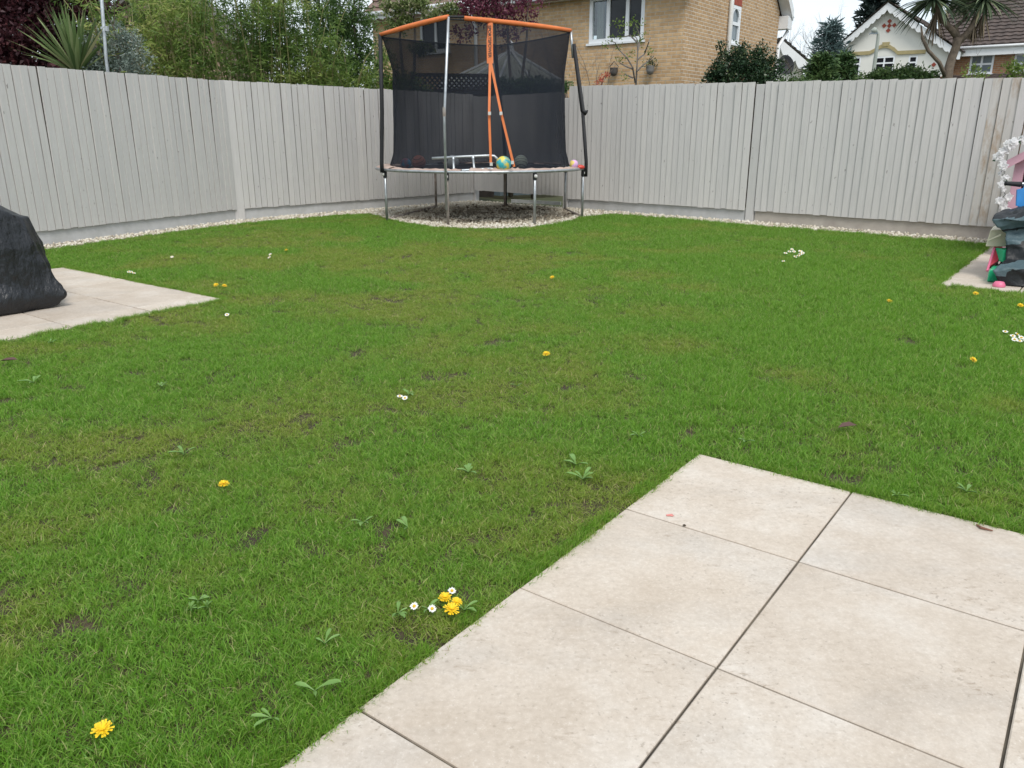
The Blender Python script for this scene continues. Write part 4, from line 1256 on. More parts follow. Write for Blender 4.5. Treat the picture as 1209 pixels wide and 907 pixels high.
wl = [(553, 562, 5, 0.10), (680, 553, 5, 0.11), (688, 570, 6, 0.11), (384, 766, 3, 0.08), (372, 822, 2, 0.10), (322, 855, 3, 0.10), (470, 730, 6, 0.07), (548, 726, 5, 0.08), (430, 622, 5, 0.08), (482, 628, 4, 0.09),
      (505, 725, 6, 0.07), (483, 470, 5, 0.10), (754, 519, 4, 0.08), (1058, 590, 5, 0.07), (1140, 585, 4, 0.08), (880, 525, 3, 0.08), (218, 540, 6, 0.10), (235, 715, 7, 0.05), (245, 722, 7, 0.05), (226, 725, 7, 0.05), (190, 460, 5, 0.09), (40, 455, 6, 0.12), (60, 408, 5, 0.10), (610, 459, 3, 0.06)]
for i, (x, y, n, l) in enumerate(wl):
    lb = 'broad leaved weed at the grass edge of the near slabs' if (i in (3, 4, 5, 13, 14)) else 'low weed rosette in the clump with dandelions and daisies' if i in (6, 7, 10) else 'tiny clover like rosette in a close cluster' if i in (17, 18, 19) else 'pale weed of a close pair in the open turf' if i in (1, 2) else 'broad leaved weed growing alone in the open lawn'
    weed(x, y, n, l, lb, 60 + i)
# twig and leaf scraps on the slabs
tw = gp(1160, 624, 0.0); mb = MB()
mb.tube([gp(1153, 621) + Vector((0, 0, .004)), gp(1158, 625) + Vector((0, 0, .006)), gp(1165, 626.5) + Vector((0, 0, .005)), gp(1172, 628) + Vector((0, 0, .004))], [0.003, 0.0045, 0.0035, 0.002], 6)
tag(mb.build('dead_leaf', pmat('dead_leaf', (0.22, 0.09, 0.05), (0.12, 0.05, 0.03), scale=60, rough=0.7), origin=tw), 'curled reddish brown dead leaf lying on the slabs', 'leaf')
c = gp(791, 609, 0.0); mb = MB()
mb.prism([(-.012, -.006), (-.002, -.004), (.006, -.008), (.014, -.001), (.004, .002), (.012, .009), (-.004, .006), (-.013, .003)], c, Vector((1, 0, 0)), Vector((0, 1, 0)), UZ, 0.0018, 0.0032)
tag(mb.build('paper_scrap', pmat('pink_paper', (0.72, 0.25, 0.22), rough=0.7), origin=c), 'tiny torn pinkish red scrap stuck on a slab', 'scrap')
c = gp(808, 620.5, 0.0); mb = MB(); mb.lathe([(0.001, 0.004), (0.004, 0.003), (0.006, 0.0)], c, 7)
tag(mb.build('soil_crumb', M['soil'], origin=c), 'small dark soil crumb at the slab joint', 'crumb')

for (x, y, lb) in ((1000, 504, 'dark curled dead leaf lying in the lush turf'), (10, 426, 'brown curled dead leaf near the corner paving')):
    c = gp(x, y, 0.03); mb = MB(); a = Vector((.045, .01, .0)); u = Vector((0, .02, 0))
    mb.add([c - a, c - a * .3 - u + UZ * .012, c + a * .5 - u * .8 + UZ * .010, c + a * 1.1 + UZ * .004, c + a * .4 + u + UZ * .016, c - a * .4 + u * .9 + UZ * .014, c + UZ * .002], [(0, 1, 6), (1, 2, 6), (2, 3, 6), (3, 4, 6), (4, 5, 6), (5, 0, 6)])
    tag(mb.build('dead_leaf', pmat('dead_leaf_brown', (.10, .05, .04), rough=.7), origin=c), lb, 'leaf')
# ------------------------------------------------------------------ foliage tools
def leaf_cloud(name, C, A, L_, Wd, mat, parent, fold=0.25, rnd=None, up=None, seed=0):
    """C (N,3) leaf feet, A (N,3) directions; each leaf a folded kite"""
    r = np.random.default_rng(seed); n = len(C)
    A = A / (np.linalg.norm(A, axis=1, keepdims=True) + 1e-9)
    q = r.normal(size=(n, 3)) if up is None else up + r.normal(size=(n, 3)) * 0.6
    T = np.cross(A, q); T /= (np.linalg.norm(T, axis=1, keepdims=True) + 1e-9)
    Nn = np.cross(T, A)
    l = (L_ * r.uniform(0.65, 1.2, n))[:, None]; w = (Wd * r.uniform(0.7, 1.2, n))[:, None]
    p0 = C; p2 = C + A * l + Nn * l * (-0.12)
    m_ = C + A * l * 0.45 + Nn * w * fold
    p1 = m_ - T * w / 2; p3 = m_ + T * w / 2
    V = np.stack([p0, p1, p2, p3], 1).reshape(-1, 3)
    F = np.arange(4 * n).reshape(n, 4)
    rn = r.random(n) if rnd is None else np.clip(rnd + r.normal(0, 0.13, n), 0, 1)
    return np_mesh(name, V, F, mat, parent, {'rnd': np.repeat(rn, 4)})
def clump_points(r, cents, radii, n, sub=40, subr=0.22, shell=0.5):
    """leaf feet in sub-clumps spread through ellipsoids -> points, outward directions, a value per sub-clump"""
    P = []; D = []; S = []
    vol = np.array([a * b * c for a, b, c in radii]); cnt = np.maximum(1, (n * vol / vol.sum()).astype(int))
    for c, rad, k in zip(cents, radii, cnt):
        m_ = max(6, int(sub * (k / n) ** 0.8 * len(cents) ** 0.3))
        d = r.normal(size=(m_, 3)); d /= np.linalg.norm(d, axis=1, keepdims=True)
        rr_ = (shell + (1 - shell) * r.random(m_)) * r.uniform(0.75, 1.12, m_)
        sc = np.array(c) + d * rr_[:, None] * np.array(rad)
        who = r.integers(0, m_, k)
        off = r.normal(size=(k, 3)) * subr * (np.array(rad).mean()) * r.uniform(0.5, 1.3, m_)[who][:, None]
        p = sc[who] + off
        P.append(p); D.append(p - np.array(c)); S.append(r.random(m_)[who])
    P = np.concatenate(P); D = np.concatenate(D); S = np.concatenate(S)
    D /= (np.linalg.norm(D, axis=1, keepdims=True) + 1e-9)
    return P, D, S
def branches(mb, p, d, L_, r0, depth, rr_, spread=0.6, ratio=0.72, kids=(2, 3), tips=None, seg=5, grav=0.0):
    n = 3; pts = [Vector(p)]; rad = [r0]; q = Vector(p); dd = Vector(d).normalized()
    for k in range(n):
        dd = (dd + Vector((rr_.gauss(0, .10), rr_.gauss(0, .10), rr_.gauss(0, .08) + grav))).normalized()
        q = q + dd * L_ / n; pts.append(q.copy()); rad.append(r0 * (1 - 0.45 * (k + 1) / n))
    mb.tube(pts, rad, seg if depth > 1 else 3, cap=False)
    if tips is not None and depth <= 2: tips += pts[1:]
    if depth <= 0: return
    for k in range(rr_.randint(*kids)):
        at_ = pts[rr_.choice([1, 2, 3, 3])]
        ax = Vector((rr_.gauss(0, 1), rr_.gauss(0, 1), rr_.gauss(0, .6)))
        nd = (dd + ax.normalized() * spread * rr_.uniform(.6, 1.3)).normalized()
        branches(mb, at_, nd, L_ * ratio * rr_.uniform(.75, 1.15), r0 * 0.52, depth - 1, rr_, spread, ratio, kids, tips, seg, grav)
M['bark'] = pmat('bark', (0.13, 0.105, 0.08), (0.07, 0.055, 0.042), scale=12, rough=0.9, bmp=0.6, stretch=(1, 1, 0.3))
M['bark_grey'] = pmat('grey_bark', (0.20, 0.18, 0.16), (0.12, 0.105, 0.095), scale=12, rough=0.9, bmp=0.5, stretch=(1, 1, 0.3))
M['cane'] = pmat('bamboo_cane', (0.20, 0.20, 0.07), (0.14, 0.13, 0.05), scale=10, rough=0.6)
M['bamboo'] = leaf_mat('bamboo_leaf', [(0, (0.045, 0.095, 0.022)), (0.45, (0.14, 0.23, 0.05)), (0.8, (0.28, 0.36, 0.09)), (1, (0.44, 0.45, 0.16))], 0.4)
M['greenleaf'] = leaf_mat('green_leaf', [(0, (0.03, 0.065, 0.02)), (0.5, (0.075, 0.145, 0.04)), (1, (0.17, 0.26, 0.085))], 0.4)
M['purple'] = leaf_mat('purple_leaf', [(0, (0.03, 0.013, 0.018)), (0.5, (0.08, 0.028, 0.036)), (1, (0.19, 0.065, 0.065))], 0.35)
M['plum'] = leaf_mat('plum_leaf', [(0, (0.07, 0.018, 0.035)), (0.6, (0.16, 0.04, 0.07)), (1, (0.30, 0.12, 0.16))], 0.35)
M['silver'] = leaf_mat('silver_leaf', [(0, (0.10, 0.14, 0.11)), (0.5, (0.22, 0.28, 0.24)), (1, (0.42, 0.48, 0.44))], 0.2)
M['holly'] = leaf_mat('holly_leaf', [(0, (0.012, 0.028, 0.014)), (0.6, (0.034, 0.070, 0.032)), (0.93, (0.06, 0.095, 0.04)), (1, (0.14, 0.17, 0.07))], 0.12, 0.32)
M['bush'] = leaf_mat('bush_leaf', [(0, (0.025, 0.055, 0.02)), (0.5, (0.06, 0.115, 0.035)), (1, (0.13, 0.19, 0.06))], 0.25)
M['spruce'] = leaf_mat('spruce_needle', [(0, (0.03, 0.055, 0.055)), (0.5, (0.085, 0.135, 0.135)), (1, (0.19, 0.26, 0.26))], 0.1)
M['conifer'] = leaf_mat('conifer_needle', [(0, (0.02, 0.05, 0.02)), (0.5, (0.06, 0.12, 0.04)), (1, (0.13, 0.20, 0.07))], 0.15)
M['fir'] = leaf_mat('dark_fir_needle', [(0, (0.010, 0.020, 0.018)), (1, (0.04, 0.06, 0.055))], 0.1)
M['sword'] = leaf_mat('sword_leaf', [(0, (0.09, 0.15, 0.055)), (0.5, (0.19, 0.27, 0.10)), (0.85, (0.33, 0.39, 0.19)), (1, (0.46, 0.43, 0.24))], 0.25)
M['sword_dark'] = leaf_mat('cordyline_leaf', [(0, (0.035, 0.06, 0.035)), (0.6, (0.09, 0.135, 0.075)), (0.95, (0.22, 0.26, 0.15)), (1, (0.28, 0.25, 0.14))], 0.2)
M['dead_sword'] = leaf_mat('dead_leaf_strip', [(0, (0.10, 0.075, 0.05)), (1, (0.26, 0.20, 0.13))], 0.1)
M['apple'] = leaf_mat('apple_leaf', [(0, (0.07, 0.12, 0.03)), (0.55, (0.18, 0.24, 0.08)), (0.8, (0.40, 0.40, 0.22)), (0.88, (0.60, 0.46, 0.44)), (1, (0.75, 0.66, 0.62))], 0.35)
M['spring'] = leaf_mat('spring_leaf', [(0, (0.10, 0.17, 0.03)), (1, (0.24, 0.32, 0.08))], 0.4)
M['redleaf'] = leaf_mat('red_leaf', [(0, (0.45, 0.08, 0.05)), (1, (0.62, 0.16, 0.10))], 0.3)
M['twig'] = pmat('twig', (0.16, 0.12, 0.10), (0.10, 0.08, 0.065), scale=10, rough=0.9)
M['twig_far'] = pmat('far_twig', (0.24, 0.21, 0.19), (0.18, 0.155, 0.14), scale=10, rough=0.9)

# behind the left fence: a point in the column of a pixel, d metres beyond the fence line
def behind(px, d, a=None, b=None, py=62):
    a = a or L0; b = b or (CO if px > 283 else L1)
    if px > 283 and a is L0: a = L1
    dd = (b - a).normalized(); n = Vector((-dd.y, dd.x, 0))
    rr_ = ray(px, py); rr_ = Vector((rr_.x, rr_.y, 0))
    t = (a + n * d).dot(n) / rr_.dot(n)
    return rr_ * t
def zat(py, Y): return at(604, py, Y).z
def crown(name, tree, cl, n, Lf, Wf, mat, seed, sub=60, subr=0.22, shell=0.45, droop=0.0, out=0.7):
    """cl: list of (px, py, Y, rx, ry, rz)"""
    r = np.random.default_rng(seed)
    cents = [tuple(at(a, b, Y)) for a, b, Y, *_ in cl]; radii = [q[3:] for q in cl]
    P, D, S = clump_points(r, cents, radii, n, sub, subr, shell)
    P[:, 2] = np.maximum(P[:, 2], 0.05)
    A = D * out + r.normal(size=P.shape) * 0.7; A[:, 2] -= droop
    return leaf_cloud(name, P, A, Lf, Wf, mat, tree, rnd=0.2 + 0.6 * S + 0.12 * D[:, 2], seed=seed)
def trunk_to(tree, base, tops, r0, seed, depth=3, L_=0.9, mat='bark', spread=.5):
    rr_ = random.Random(seed); mb = MB(); tips = []
    for tp in tops:
        mid = Vector(base).lerp(Vector(tp), .5) + Vector((rr_.uniform(-.1, .1), rr_.uniform(-.1, .1), 0))
        mb.tube([base, mid, tp], [r0, r0 * .75, r0 * .5], 7)
        branches(mb, tp, (Vector(tp) - mid), L_, r0 * .42, depth, rr_, spread, .72, (2, 3), tips, 4)
    mb.build('trunk', M[mat], tree, smooth=True)
    return tips

# --- purple-leaved tree
b = behind(30, 2.6); b.z = 0
t = thing('purple_tree', 'dark purple leaved tree behind the spiky sword leaved plant', 'tree', b)
trunk_to(t, b, [at(10, 40, b.y), at(55, 30, b.y), at(-30, 30, b.y)], 0.09, 3, 3, 0.9)
Yp = b.y
crown('crown', t, [(15, 45, Yp, .75, .7, .5), (55, 25, Yp, .6, .6, .5), (85, 5, Yp + .2, .55, .6, .45), (-25, 30, Yp, .8, .8, .8), (20, 0, Yp, .8, .8, .5), (60, 62, Yp, .6, .5, .3), (100, 12, Yp, .35, .4, .25), (5, 75, Yp - .2, .7, .6, .25), (80, 76, Yp, .7, .5, .25), (30, 90, Yp, .9, .5, .3), (40, -30, Yp, 1.0, .8, .6)],
      21000, 0.075, 0.042, M['purple'], 21, sub=90, subr=.17, shell=.3)
# --- house roof far behind the hedge, left
Yr = 34.0
rb = at(150, 150, Yr); rb.z = 0
hs = thing('distant_house', 'distant house with grey tiled roof beyond the spiky plant', 'house', rb)
M['far_wall'] = pmat('far_brick', (0.33, 0.23, 0.17), (0.26, 0.18, 0.13), scale=3, rough=0.9)
M['grey_tile'] = pmat('grey_roof_tile', (0.17, 0.155, 0.15), (0.11, 0.10, 0.095), scale=5, rough=0.85, bmp=0.6, bscale=20)
e0, e1, pk = at(95, 45, Yr), at(260, 45, Yr), at(178, -22, Yr)
mb = MB(); mb.prism([(0, 0), (e1.x - e0.x, 0), (e1.x - e0.x, e0.z), (pk.x - e0.x, pk.z - .05), (0, e0.z)], Vector((e0.x, Yr + .3, 0)), Vector((1, 0, 0)), UZ, Vector((0, 1, 0)), 0, 6); mb.build('wall', M['far_wall'], hs)
for (p, q) in ((e0 + Vector((-.3, 0, -.15)), pk), (pk, e1 + Vector((.3, 0, -.15)))):
    mb = MB(); mb.add([p + Vector((0, -.1, .16)), q + Vector((0, -.1, .16)), q + Vector((0, 6.5, .16)), p + Vector((0, 6.5, .16)), p + Vector((0, -.1, 0)), q + Vector((0, -.1, 0)), q + Vector((0, 6.5, 0)), p + Vector((0, 6.5, 0))],
                     [(0, 1, 2, 3), (7, 6, 5, 4), (0, 4, 5, 1), (1, 5, 6, 2), (2, 6, 7, 3), (3, 7, 4, 0)]); mb.build('roof_slope', M['grey_tile'], hs)
# --- sword-leaved plants
def sword_leaves(mb_rn, c, n, Lf, w, r, axis=Vector((0, 0, 1)), lo=0.1, hi=1.6, curl=0.9):
    V, F, RN = mb_rn
    for i in range(n):
        a = r.uniform(0, 6.283); th = r.uniform(lo, hi)
        x = axis.orthogonal().normalized(); y = axis.cross(x)
        d = (axis * math.cos(th) + (x * math.cos(a) + y * math.sin(a)) * math.sin(th)).normalized()
        l = Lf * r.uniform(.7, 1.1); ww = w * r.uniform(.7, 1.15)
        p = Vector(c) + d * 0.04; s = d.cross(UZ)
        if s.length < 1e-3: s = Vector((1, 0, 0))
        s.normalize(); s = (s + Vector((r.gauss(0, .35), r.gauss(0, .35), r.gauss(0, .35)))).normalized()
        n0 = len(V); K_ = 5; rn = r.random() ** 1.3; dd = d.copy()
        kk_ = curl * r.uniform(.3, 1.2) * (0.25 + math.sin(min(th, 1.57)))
        for k in range(K_ + 1):
            f = k / K_; wk = ww * (0.55, 0.95, 1.0, .85, .5, 0.03)[k] / 2
            V.append(p - s * wk); V.append(p + s * wk); RN += [rn, rn]
            dd = (dd + Vector((0, 0, -kk_ * 0.16 * f * 2))).normalized(); p = p + dd * l / K_
        for k in range(K_): F.append((n0 + 2 * k, n0 + 2 * k + 1, n0 + 2 * k + 3, n0 + 2 * k + 2))
def sword_build(name, mbr, mat, parent):
    return np_mesh(name, np.array([tuple(p) for p in mbr[0]]), np.array(mbr[1]), mat, parent, {'rnd': mbr[2]})
b = behind(88, 0.9); b.z = 0
t = thing('sword_leaved_plant', 'pale green sword leaved plant rising behind the fence beside the silver shrub', 'plant', b)
hp = at(92, 88, b.y)
mb = MB(); mb.tube([b, hp], [0.09, 0.07], 8); mb.build('trunk', M['bark'], t)
r_ = random.Random(12); q = ([], [], [])
sword_leaves(q, hp, 120, 0.80, 0.052, r_, Vector((-.12, 0, 1)).normalized(), 0.05, 1.05, 0.45)
sword_build('crown', q, M['sword'], t)
for (px, py, n, lab) in ((122, 38, 70, 'tall yellow tipped sword leaved plant behind the steel pole'), (172, 42, 60, 'sword leaved plant half hidden in the bamboo')):
    b = behind(px, 2.2); b.z = 0
    t = thing('sword_leaved_plant', lab, 'plant', b); hp = at(px, py, b.y)
    mb = MB(); mb.tube([b, hp], [0.09, 0.07], 8); mb.build('trunk', M['bark'], t)
    q = ([], [], []); sword_leaves(q, hp, n, 0.62, 0.04, r_, UZ, 0.05, 1.7, 0.6); sword_build('crown', q, M['sword'], t)
# --- silver shrub
b = behind(130, 0.75); b.z = 0; Yb = b.y
t = thing('silver_shrub', 'round silvery grey leaved shrub beside the steel pole', 'shrub', b)
trunk_to(t, b, [at(125, 75, Yb), at(140, 70, Yb)], 0.04, 5, 2, .4)
crown('crown', t, [(128, 66, Yb, .42, .4, .36), (150, 66, Yb + .1, .3, .3, .33), (110, 76, Yb, .25, .3, .2), (140, 45, Yb + .2, .28, .3, .22), (130, 90, Yb, .5, .45, .3)], 9000, 0.045, 0.015, M['silver'], 31, sub=120, subr=.13, shell=.55)
# --- steel pole
b = behind(125, 0.35, py=80); b.z = 0
t = thing('steel_pole', 'tall galvanised steel pole behind the fence', 'pole', b)
mb = MB(); mb.tube([b, Vector((b.x + .02, b.y, 2.2)), Vector((b.x + .20, b.y, 4.6))], 0.022, 10); mb.build('shaft', M['galv'], t, smooth=True)
mb = MB(); jz = at(124, 34, b.y).z; mb.tube([Vector((b.x + .085, b.y, jz - .03)), Vector((b.x + .09, b.y, jz + .03))], 0.028, 10); mb.build('clamp', M['galv'], t)
mb = MB(); mb.bar(Vector((b.x + .08, b.y, jz)), Vector((b.x + .01, b.y, jz + .01)), 0.02, 0.03); mb.build('bracket', M['galv'], t)
# --- bamboo hedge: clumps one can tell apart only as one mass of canes -> several plants
rb_ = random.Random(77)
def bamboo(px, d, ztop, n_canes, n_leaf, label, seed, spread=.55):
    b = behind(px, d); b.z = 0
    t = thing('bamboo', label, 'bamboo', b, group='bamboo hedge behind the fence')
    r = np.random.default_rng(seed); mb = MB(); P = []; D = []
    dd = (CO - L1).normalized()
    for k in range(n_canes):
        o = b + dd * rb_.uniform(-spread, spread) + Vector((rb_.gauss(0, .12), rb_.gauss(0, .12), 0))
        h = ztop * rb_.uniform(.80, 1.06); lean = Vector((rb_.gauss(0, .09), rb_.gauss(0, .09), 0)) * h
        pts = [o, o + lean * .25 + Vector((0, 0, h * .5)), o + lean * .7 + Vector((0, 0, h * .85)), o + lean * 1.25 + Vector((0, 0, h))]
        mb.tube(pts, [0.013, 0.012, 0.008, 0.003], 5)
        m_ = n_leaf // n_canes
        # side twigs, each with a spray of leaves
        for q in range(max(1, m_ // 9)):
            f = 0.36 + 0.64 * r.random() ** 0.9
            i = 1 if f < .85 else 2
            ff = (f - (.5 if i == 1 else .85)) / (.35 if i == 1 else .15) if f >= .5 else 0
            c = pts[0].lerp(pts[1], f / .5) if f < .5 else pts[i].lerp(pts[i + 1], min(1, max(0, ff)))
            a = r.uniform(0, 6.283); tl = r.uniform(.12, .42)
            td = Vector((math.cos(a), math.sin(a), r.uniform(-.1, .7)))
            tip = c + td * tl
            for w in range(9):
                k2 = r.random(); p = c.lerp(tip, .35 + .65 * k2)
                P.append((p.x + r.normal(0, .02), p.y + r.normal(0, .02), p.z + r.normal(0, .03)))
                D.append((td.x * .6 + r.normal(0, .6), td.y * .6 + r.normal(0, .6), -0.35 + r.normal(0, .45)))
    mb.build('canes', M['cane'], t, smooth=True)
    P = np.array(P); D = np.array(D)
    sh = fbm(P[:, 0] * 2.3 + 5, P[:, 2] * 2.3, 3)
    leaf_cloud('foliage', P, D, 0.115, 0.019, M['bamboo'], t, rnd=np.clip((sh - .5) * 1.5 + .42, 0, 1), seed=seed)
for i, (px, d, zt) in enumerate(((168, .95, 3.3), (190, 1.5, 3.9), (212, .8, 3.75), (236, 1.3, 4.0), (258, .75, 3.8), (282, 1.3, 4.2), (305, .8, 4.0), (326, 1.3, 4.2), (345, .8, 3.7), (362, 1.2, 3.6), (380, .8, 2.9), (405, .8, 2.7))):
    bamboo(px, d, zt, 12, 3900, {0: 'bamboo clump next to the silvery shrub by the steel pole', 10: 'short bamboo clump beside the small leaved tree', 11: 'lowest bamboo clump under the small leaved tree'}.get(i, 'tall dense yellow green bamboo clump in the middle of the hedge'), 500 + i)
# --- small-leaved tree at the end of the hedge
b = behind(408, 1.6); b.z = 0; Yb = b.y
t = thing('small_leaved_tree', 'fresh green small leaved tree at the end of the bamboo hedge', 'tree', b)
tips = trunk_to(t, b, [at(400, 60, Yb), at(420, 50, Yb), at(385, 40, Yb)], 0.06, 9, 4, 1.0)
crown('crown', t, [(405, 62, Yb, .5, .5, .6), (425, 40, Yb, .38, .4, .6), (385, 30, Yb, .45, .4, .5), (405, 12, Yb, .55, .5, .55), (428, 82, Yb, .35, .35, .4), (440, 66, Yb, .18, .25, .3), (372, 5, Yb, .4, .4, .35), (440, 95, Yb + .3, .4, .3, .25), (400, 95, Yb, .8, .4, .4), (380, 75, Yb, .5, .4, .4)], 17000, 0.06, 0.026, M['greenleaf'], 41, sub=110, subr=.16, shell=.35)
# low shrub showing between the trampoline and its net
b = behind(459, 1.3); b.z = 0
t = thing('low_shrub', 'yellow green shrub with dead leaves behind the trampoline pole', 'shrub', b)
trunk_to(t, b, [at(458, 100, b.y)], 0.03, 6, 2, .3)
crown('crown', t, [(456, 88, b.y, .3, .3, .4), (466, 100, b.y, .35, .3, .3), (480, 106, b.y, .5, .3, .2)], 2600, 0.06, 0.03, M['bamboo'], 43, sub=50)

# leaf litter and dark scraps on the gravel under the trampoline
r = np.random.default_rng(19); n = 420
a_ = r.uniform(0, 6.283, n); q_ = np.sqrt(r.random(n)) * 1.5
P = np.stack([TC.x + q_ * np.cos(a_), TC.y + .25 + q_ * np.sin(a_), r.uniform(0.004, 0.022, n)], 1)
ok = fbm(P[:, 0] * 1.7 + 4, P[:, 1] * 1.7, 3) > 0.50
P = P[ok]; A = r.normal(size=P.shape); A[:, 2] *= 0.15
lt = leaf_cloud('leaf_litter', P, A, 0.07, 0.035, M['litter'], None, seed=9)
tag(lt, 'dark dead leaves scattered on the gravel under the trampoline', 'leaves', kind='stuff')
# ------------------------------------------------------------------ houses
def brick_mat(name, d, c1, c2, mortar, var=(0.8, 0.6, 0.45), bw=0.225, bh=0.075):
    m, nt, b, o = new_mat(name)
    pos = geo_pos(nt)
    dt = nt.nodes.new('ShaderNodeVectorMath'); dt.operation = 'DOT_PRODUCT'; dt.inputs[1].default_value = tuple(d)
    nt.links.new(pos, dt.inputs[0])
    sp = nt.nodes.new('ShaderNodeSeparateXYZ'); nt.links.new(pos, sp.inputs[0])
    cb = nt.nodes.new('ShaderNodeCombineXYZ'); nt.links.new(dt.outputs['Value'], cb.inputs[0]); nt.links.new(sp.outputs['Z'], cb.inputs[1])
    br = nt.nodes.new('ShaderNodeTexBrick'); nt.links.new(cb.outputs[0], br.inputs['Vector'])
    br.inputs['Scale'].default_value = 1.0; br.inputs['Brick Width'].default_value = bw; br.inputs['Row Height'].default_value = bh
    br.inputs['Mortar Size'].default_value = 0.010; br.inputs['Mortar Smooth'].default_value = 0.3; br.inputs['Bias'].default_value = -0.1
    br.inputs['Color1'].default_value = rgb(c1); br.inputs['Color2'].default_value = rgb(c2); br.inputs['Mortar'].default_value = rgb(mortar)
    nz = noise(nt, 1.1, 5, 0.6, vec=pos); r = ramp(nt, [(0.3, (0.88, 0.86, 0.84)), (0.7, (1.05, 1.04, 1.02))]); nt.links.new(nz, r.inputs['Fac'])
    n2 = noise(nt, 9.0, 3, 0.6, vec=pos); r2 = ramp(nt, [(0.35, (0.86, 0.84, 0.82)), (0.65, (1.06, 1.05, 1.04))]); nt.links.new(n2, r2.inputs['Fac'])
    c = mixc(nt, br.outputs['Color'], r.outputs['Color'], 1.0, 'MULTIPLY'); c = mixc(nt, c, r2.outputs['Color'], 1.0, 'MULTIPLY')
    nt.links.new(c, b.inputs['Base Color']); b.inputs['Roughness'].default_value = 0.9; b.inputs['Specular IOR Level'].default_value = 0.2
    iv = nt.nodes.new('ShaderNodeMath'); iv.operation = 'SUBTRACT'; iv.inputs[0].default_value = 1.0; nt.links.new(br.outputs['Fac'], iv.inputs[1])
    bump(nt, b, iv.outputs[0], 0.6, 0.012)
    return m
M['upvc'] = pmat('white_window_frame', (0.80, 0.82, 0.84), (0.76, 0.78, 0.80), scale=2, rough=0.35)
M['white_board'] = pmat('white_board', (0.78, 0.79, 0.80), (0.70, 0.71, 0.72), scale=3, rough=0.5)
M['pipe_grey'] = pmat('grey_white_pipe', (0.60, 0.60, 0.58), (0.52, 0.52, 0.50), scale=6, rough=0.5)
M['glass'] = pmat('window_glass', (0.022, 0.026, 0.032), (0.014, 0.016, 0.02), scale=1.2, rough=0.06, spec=0.35)
M['glass_dull'] = pmat('blind_window_glass', (0.16, 0.20, 0.22), (0.10, 0.13, 0.15), scale=1.5, rough=0.12, spec=0.7)
M['curtain'] = pmat('curtain', (0.50, 0.48, 0.40), (0.36, 0.34, 0.28), scale=4, rough=0.8, stretch=(6, 6, 0.3))
M['brown_tile'] = pmat('brown_roof_tile', (0.105, 0.078, 0.068), (0.06, 0.046, 0.042), scale=4, rough=0.85, bmp=0.4, bscale=30)
M['red_brick'] = pmat('red_soldier_brick', (0.36, 0.085, 0.055), (0.28, 0.06, 0.04), scale=9, rough=0.9)
M['render_white'] = pmat('cream_render', (0.74, 0.73, 0.68), (0.69, 0.68, 0.63), scale=1.5, rough=0.9, bmp=0.15, bscale=60)
M['ochre'] = pmat('ochre_band', (0.40, 0.33, 0.17), (0.34, 0.28, 0.14), scale=6, rough=0.8)
M['lead'] = pmat('lead_flashing', (0.22, 0.23, 0.25), rough=0.6)

def wall_mesh(parent, org, d, u1, z0, z1, holes, mat, name='wall', rev=0.09, extra=None):
    n = Vector((-d.y, d.x, 0))
    us = sorted(set([0, u1] + [h[0] for h in holes] + [h[1] for h in holes])); zs = sorted(set([z0, z1] + [h[2] for h in holes] + [h[3] for h in holes]))
    mb = MB(); P = lambda u, z, y=0: org + d * u + UZ * z + n * y
    for i in range(len(us) - 1):
        for j in range(len(zs) - 1):
            um, zm = (us[i] + us[i + 1]) / 2, (zs[j] + zs[j + 1]) / 2
            if any(h[0] < um < h[1] and h[2] < zm < h[3] for h in holes): continue
            mb.quad(P(us[i], zs[j]), P(us[i + 1], zs[j]), P(us[i + 1], zs[j + 1]), P(us[i], zs[j + 1]))
    for (a, b, c, e) in holes:
        mb.quad(P(a, c), P(a, c, rev), P(a, e, rev), P(a, e)); mb.quad(P(b, c), P(b, e), P(b, e, rev), P(b, c, rev))
        mb.quad(P(a, e), P(a, e, rev), P(b, e, rev), P(b, e)); mb.quad(P(a, c), P(b, c), P(b, c, rev), P(a, c, rev))
    if extra: mb.add([P(*q) for q in extra], [tuple(range(len(extra)))])
    return mb.build(name, mat, parent)
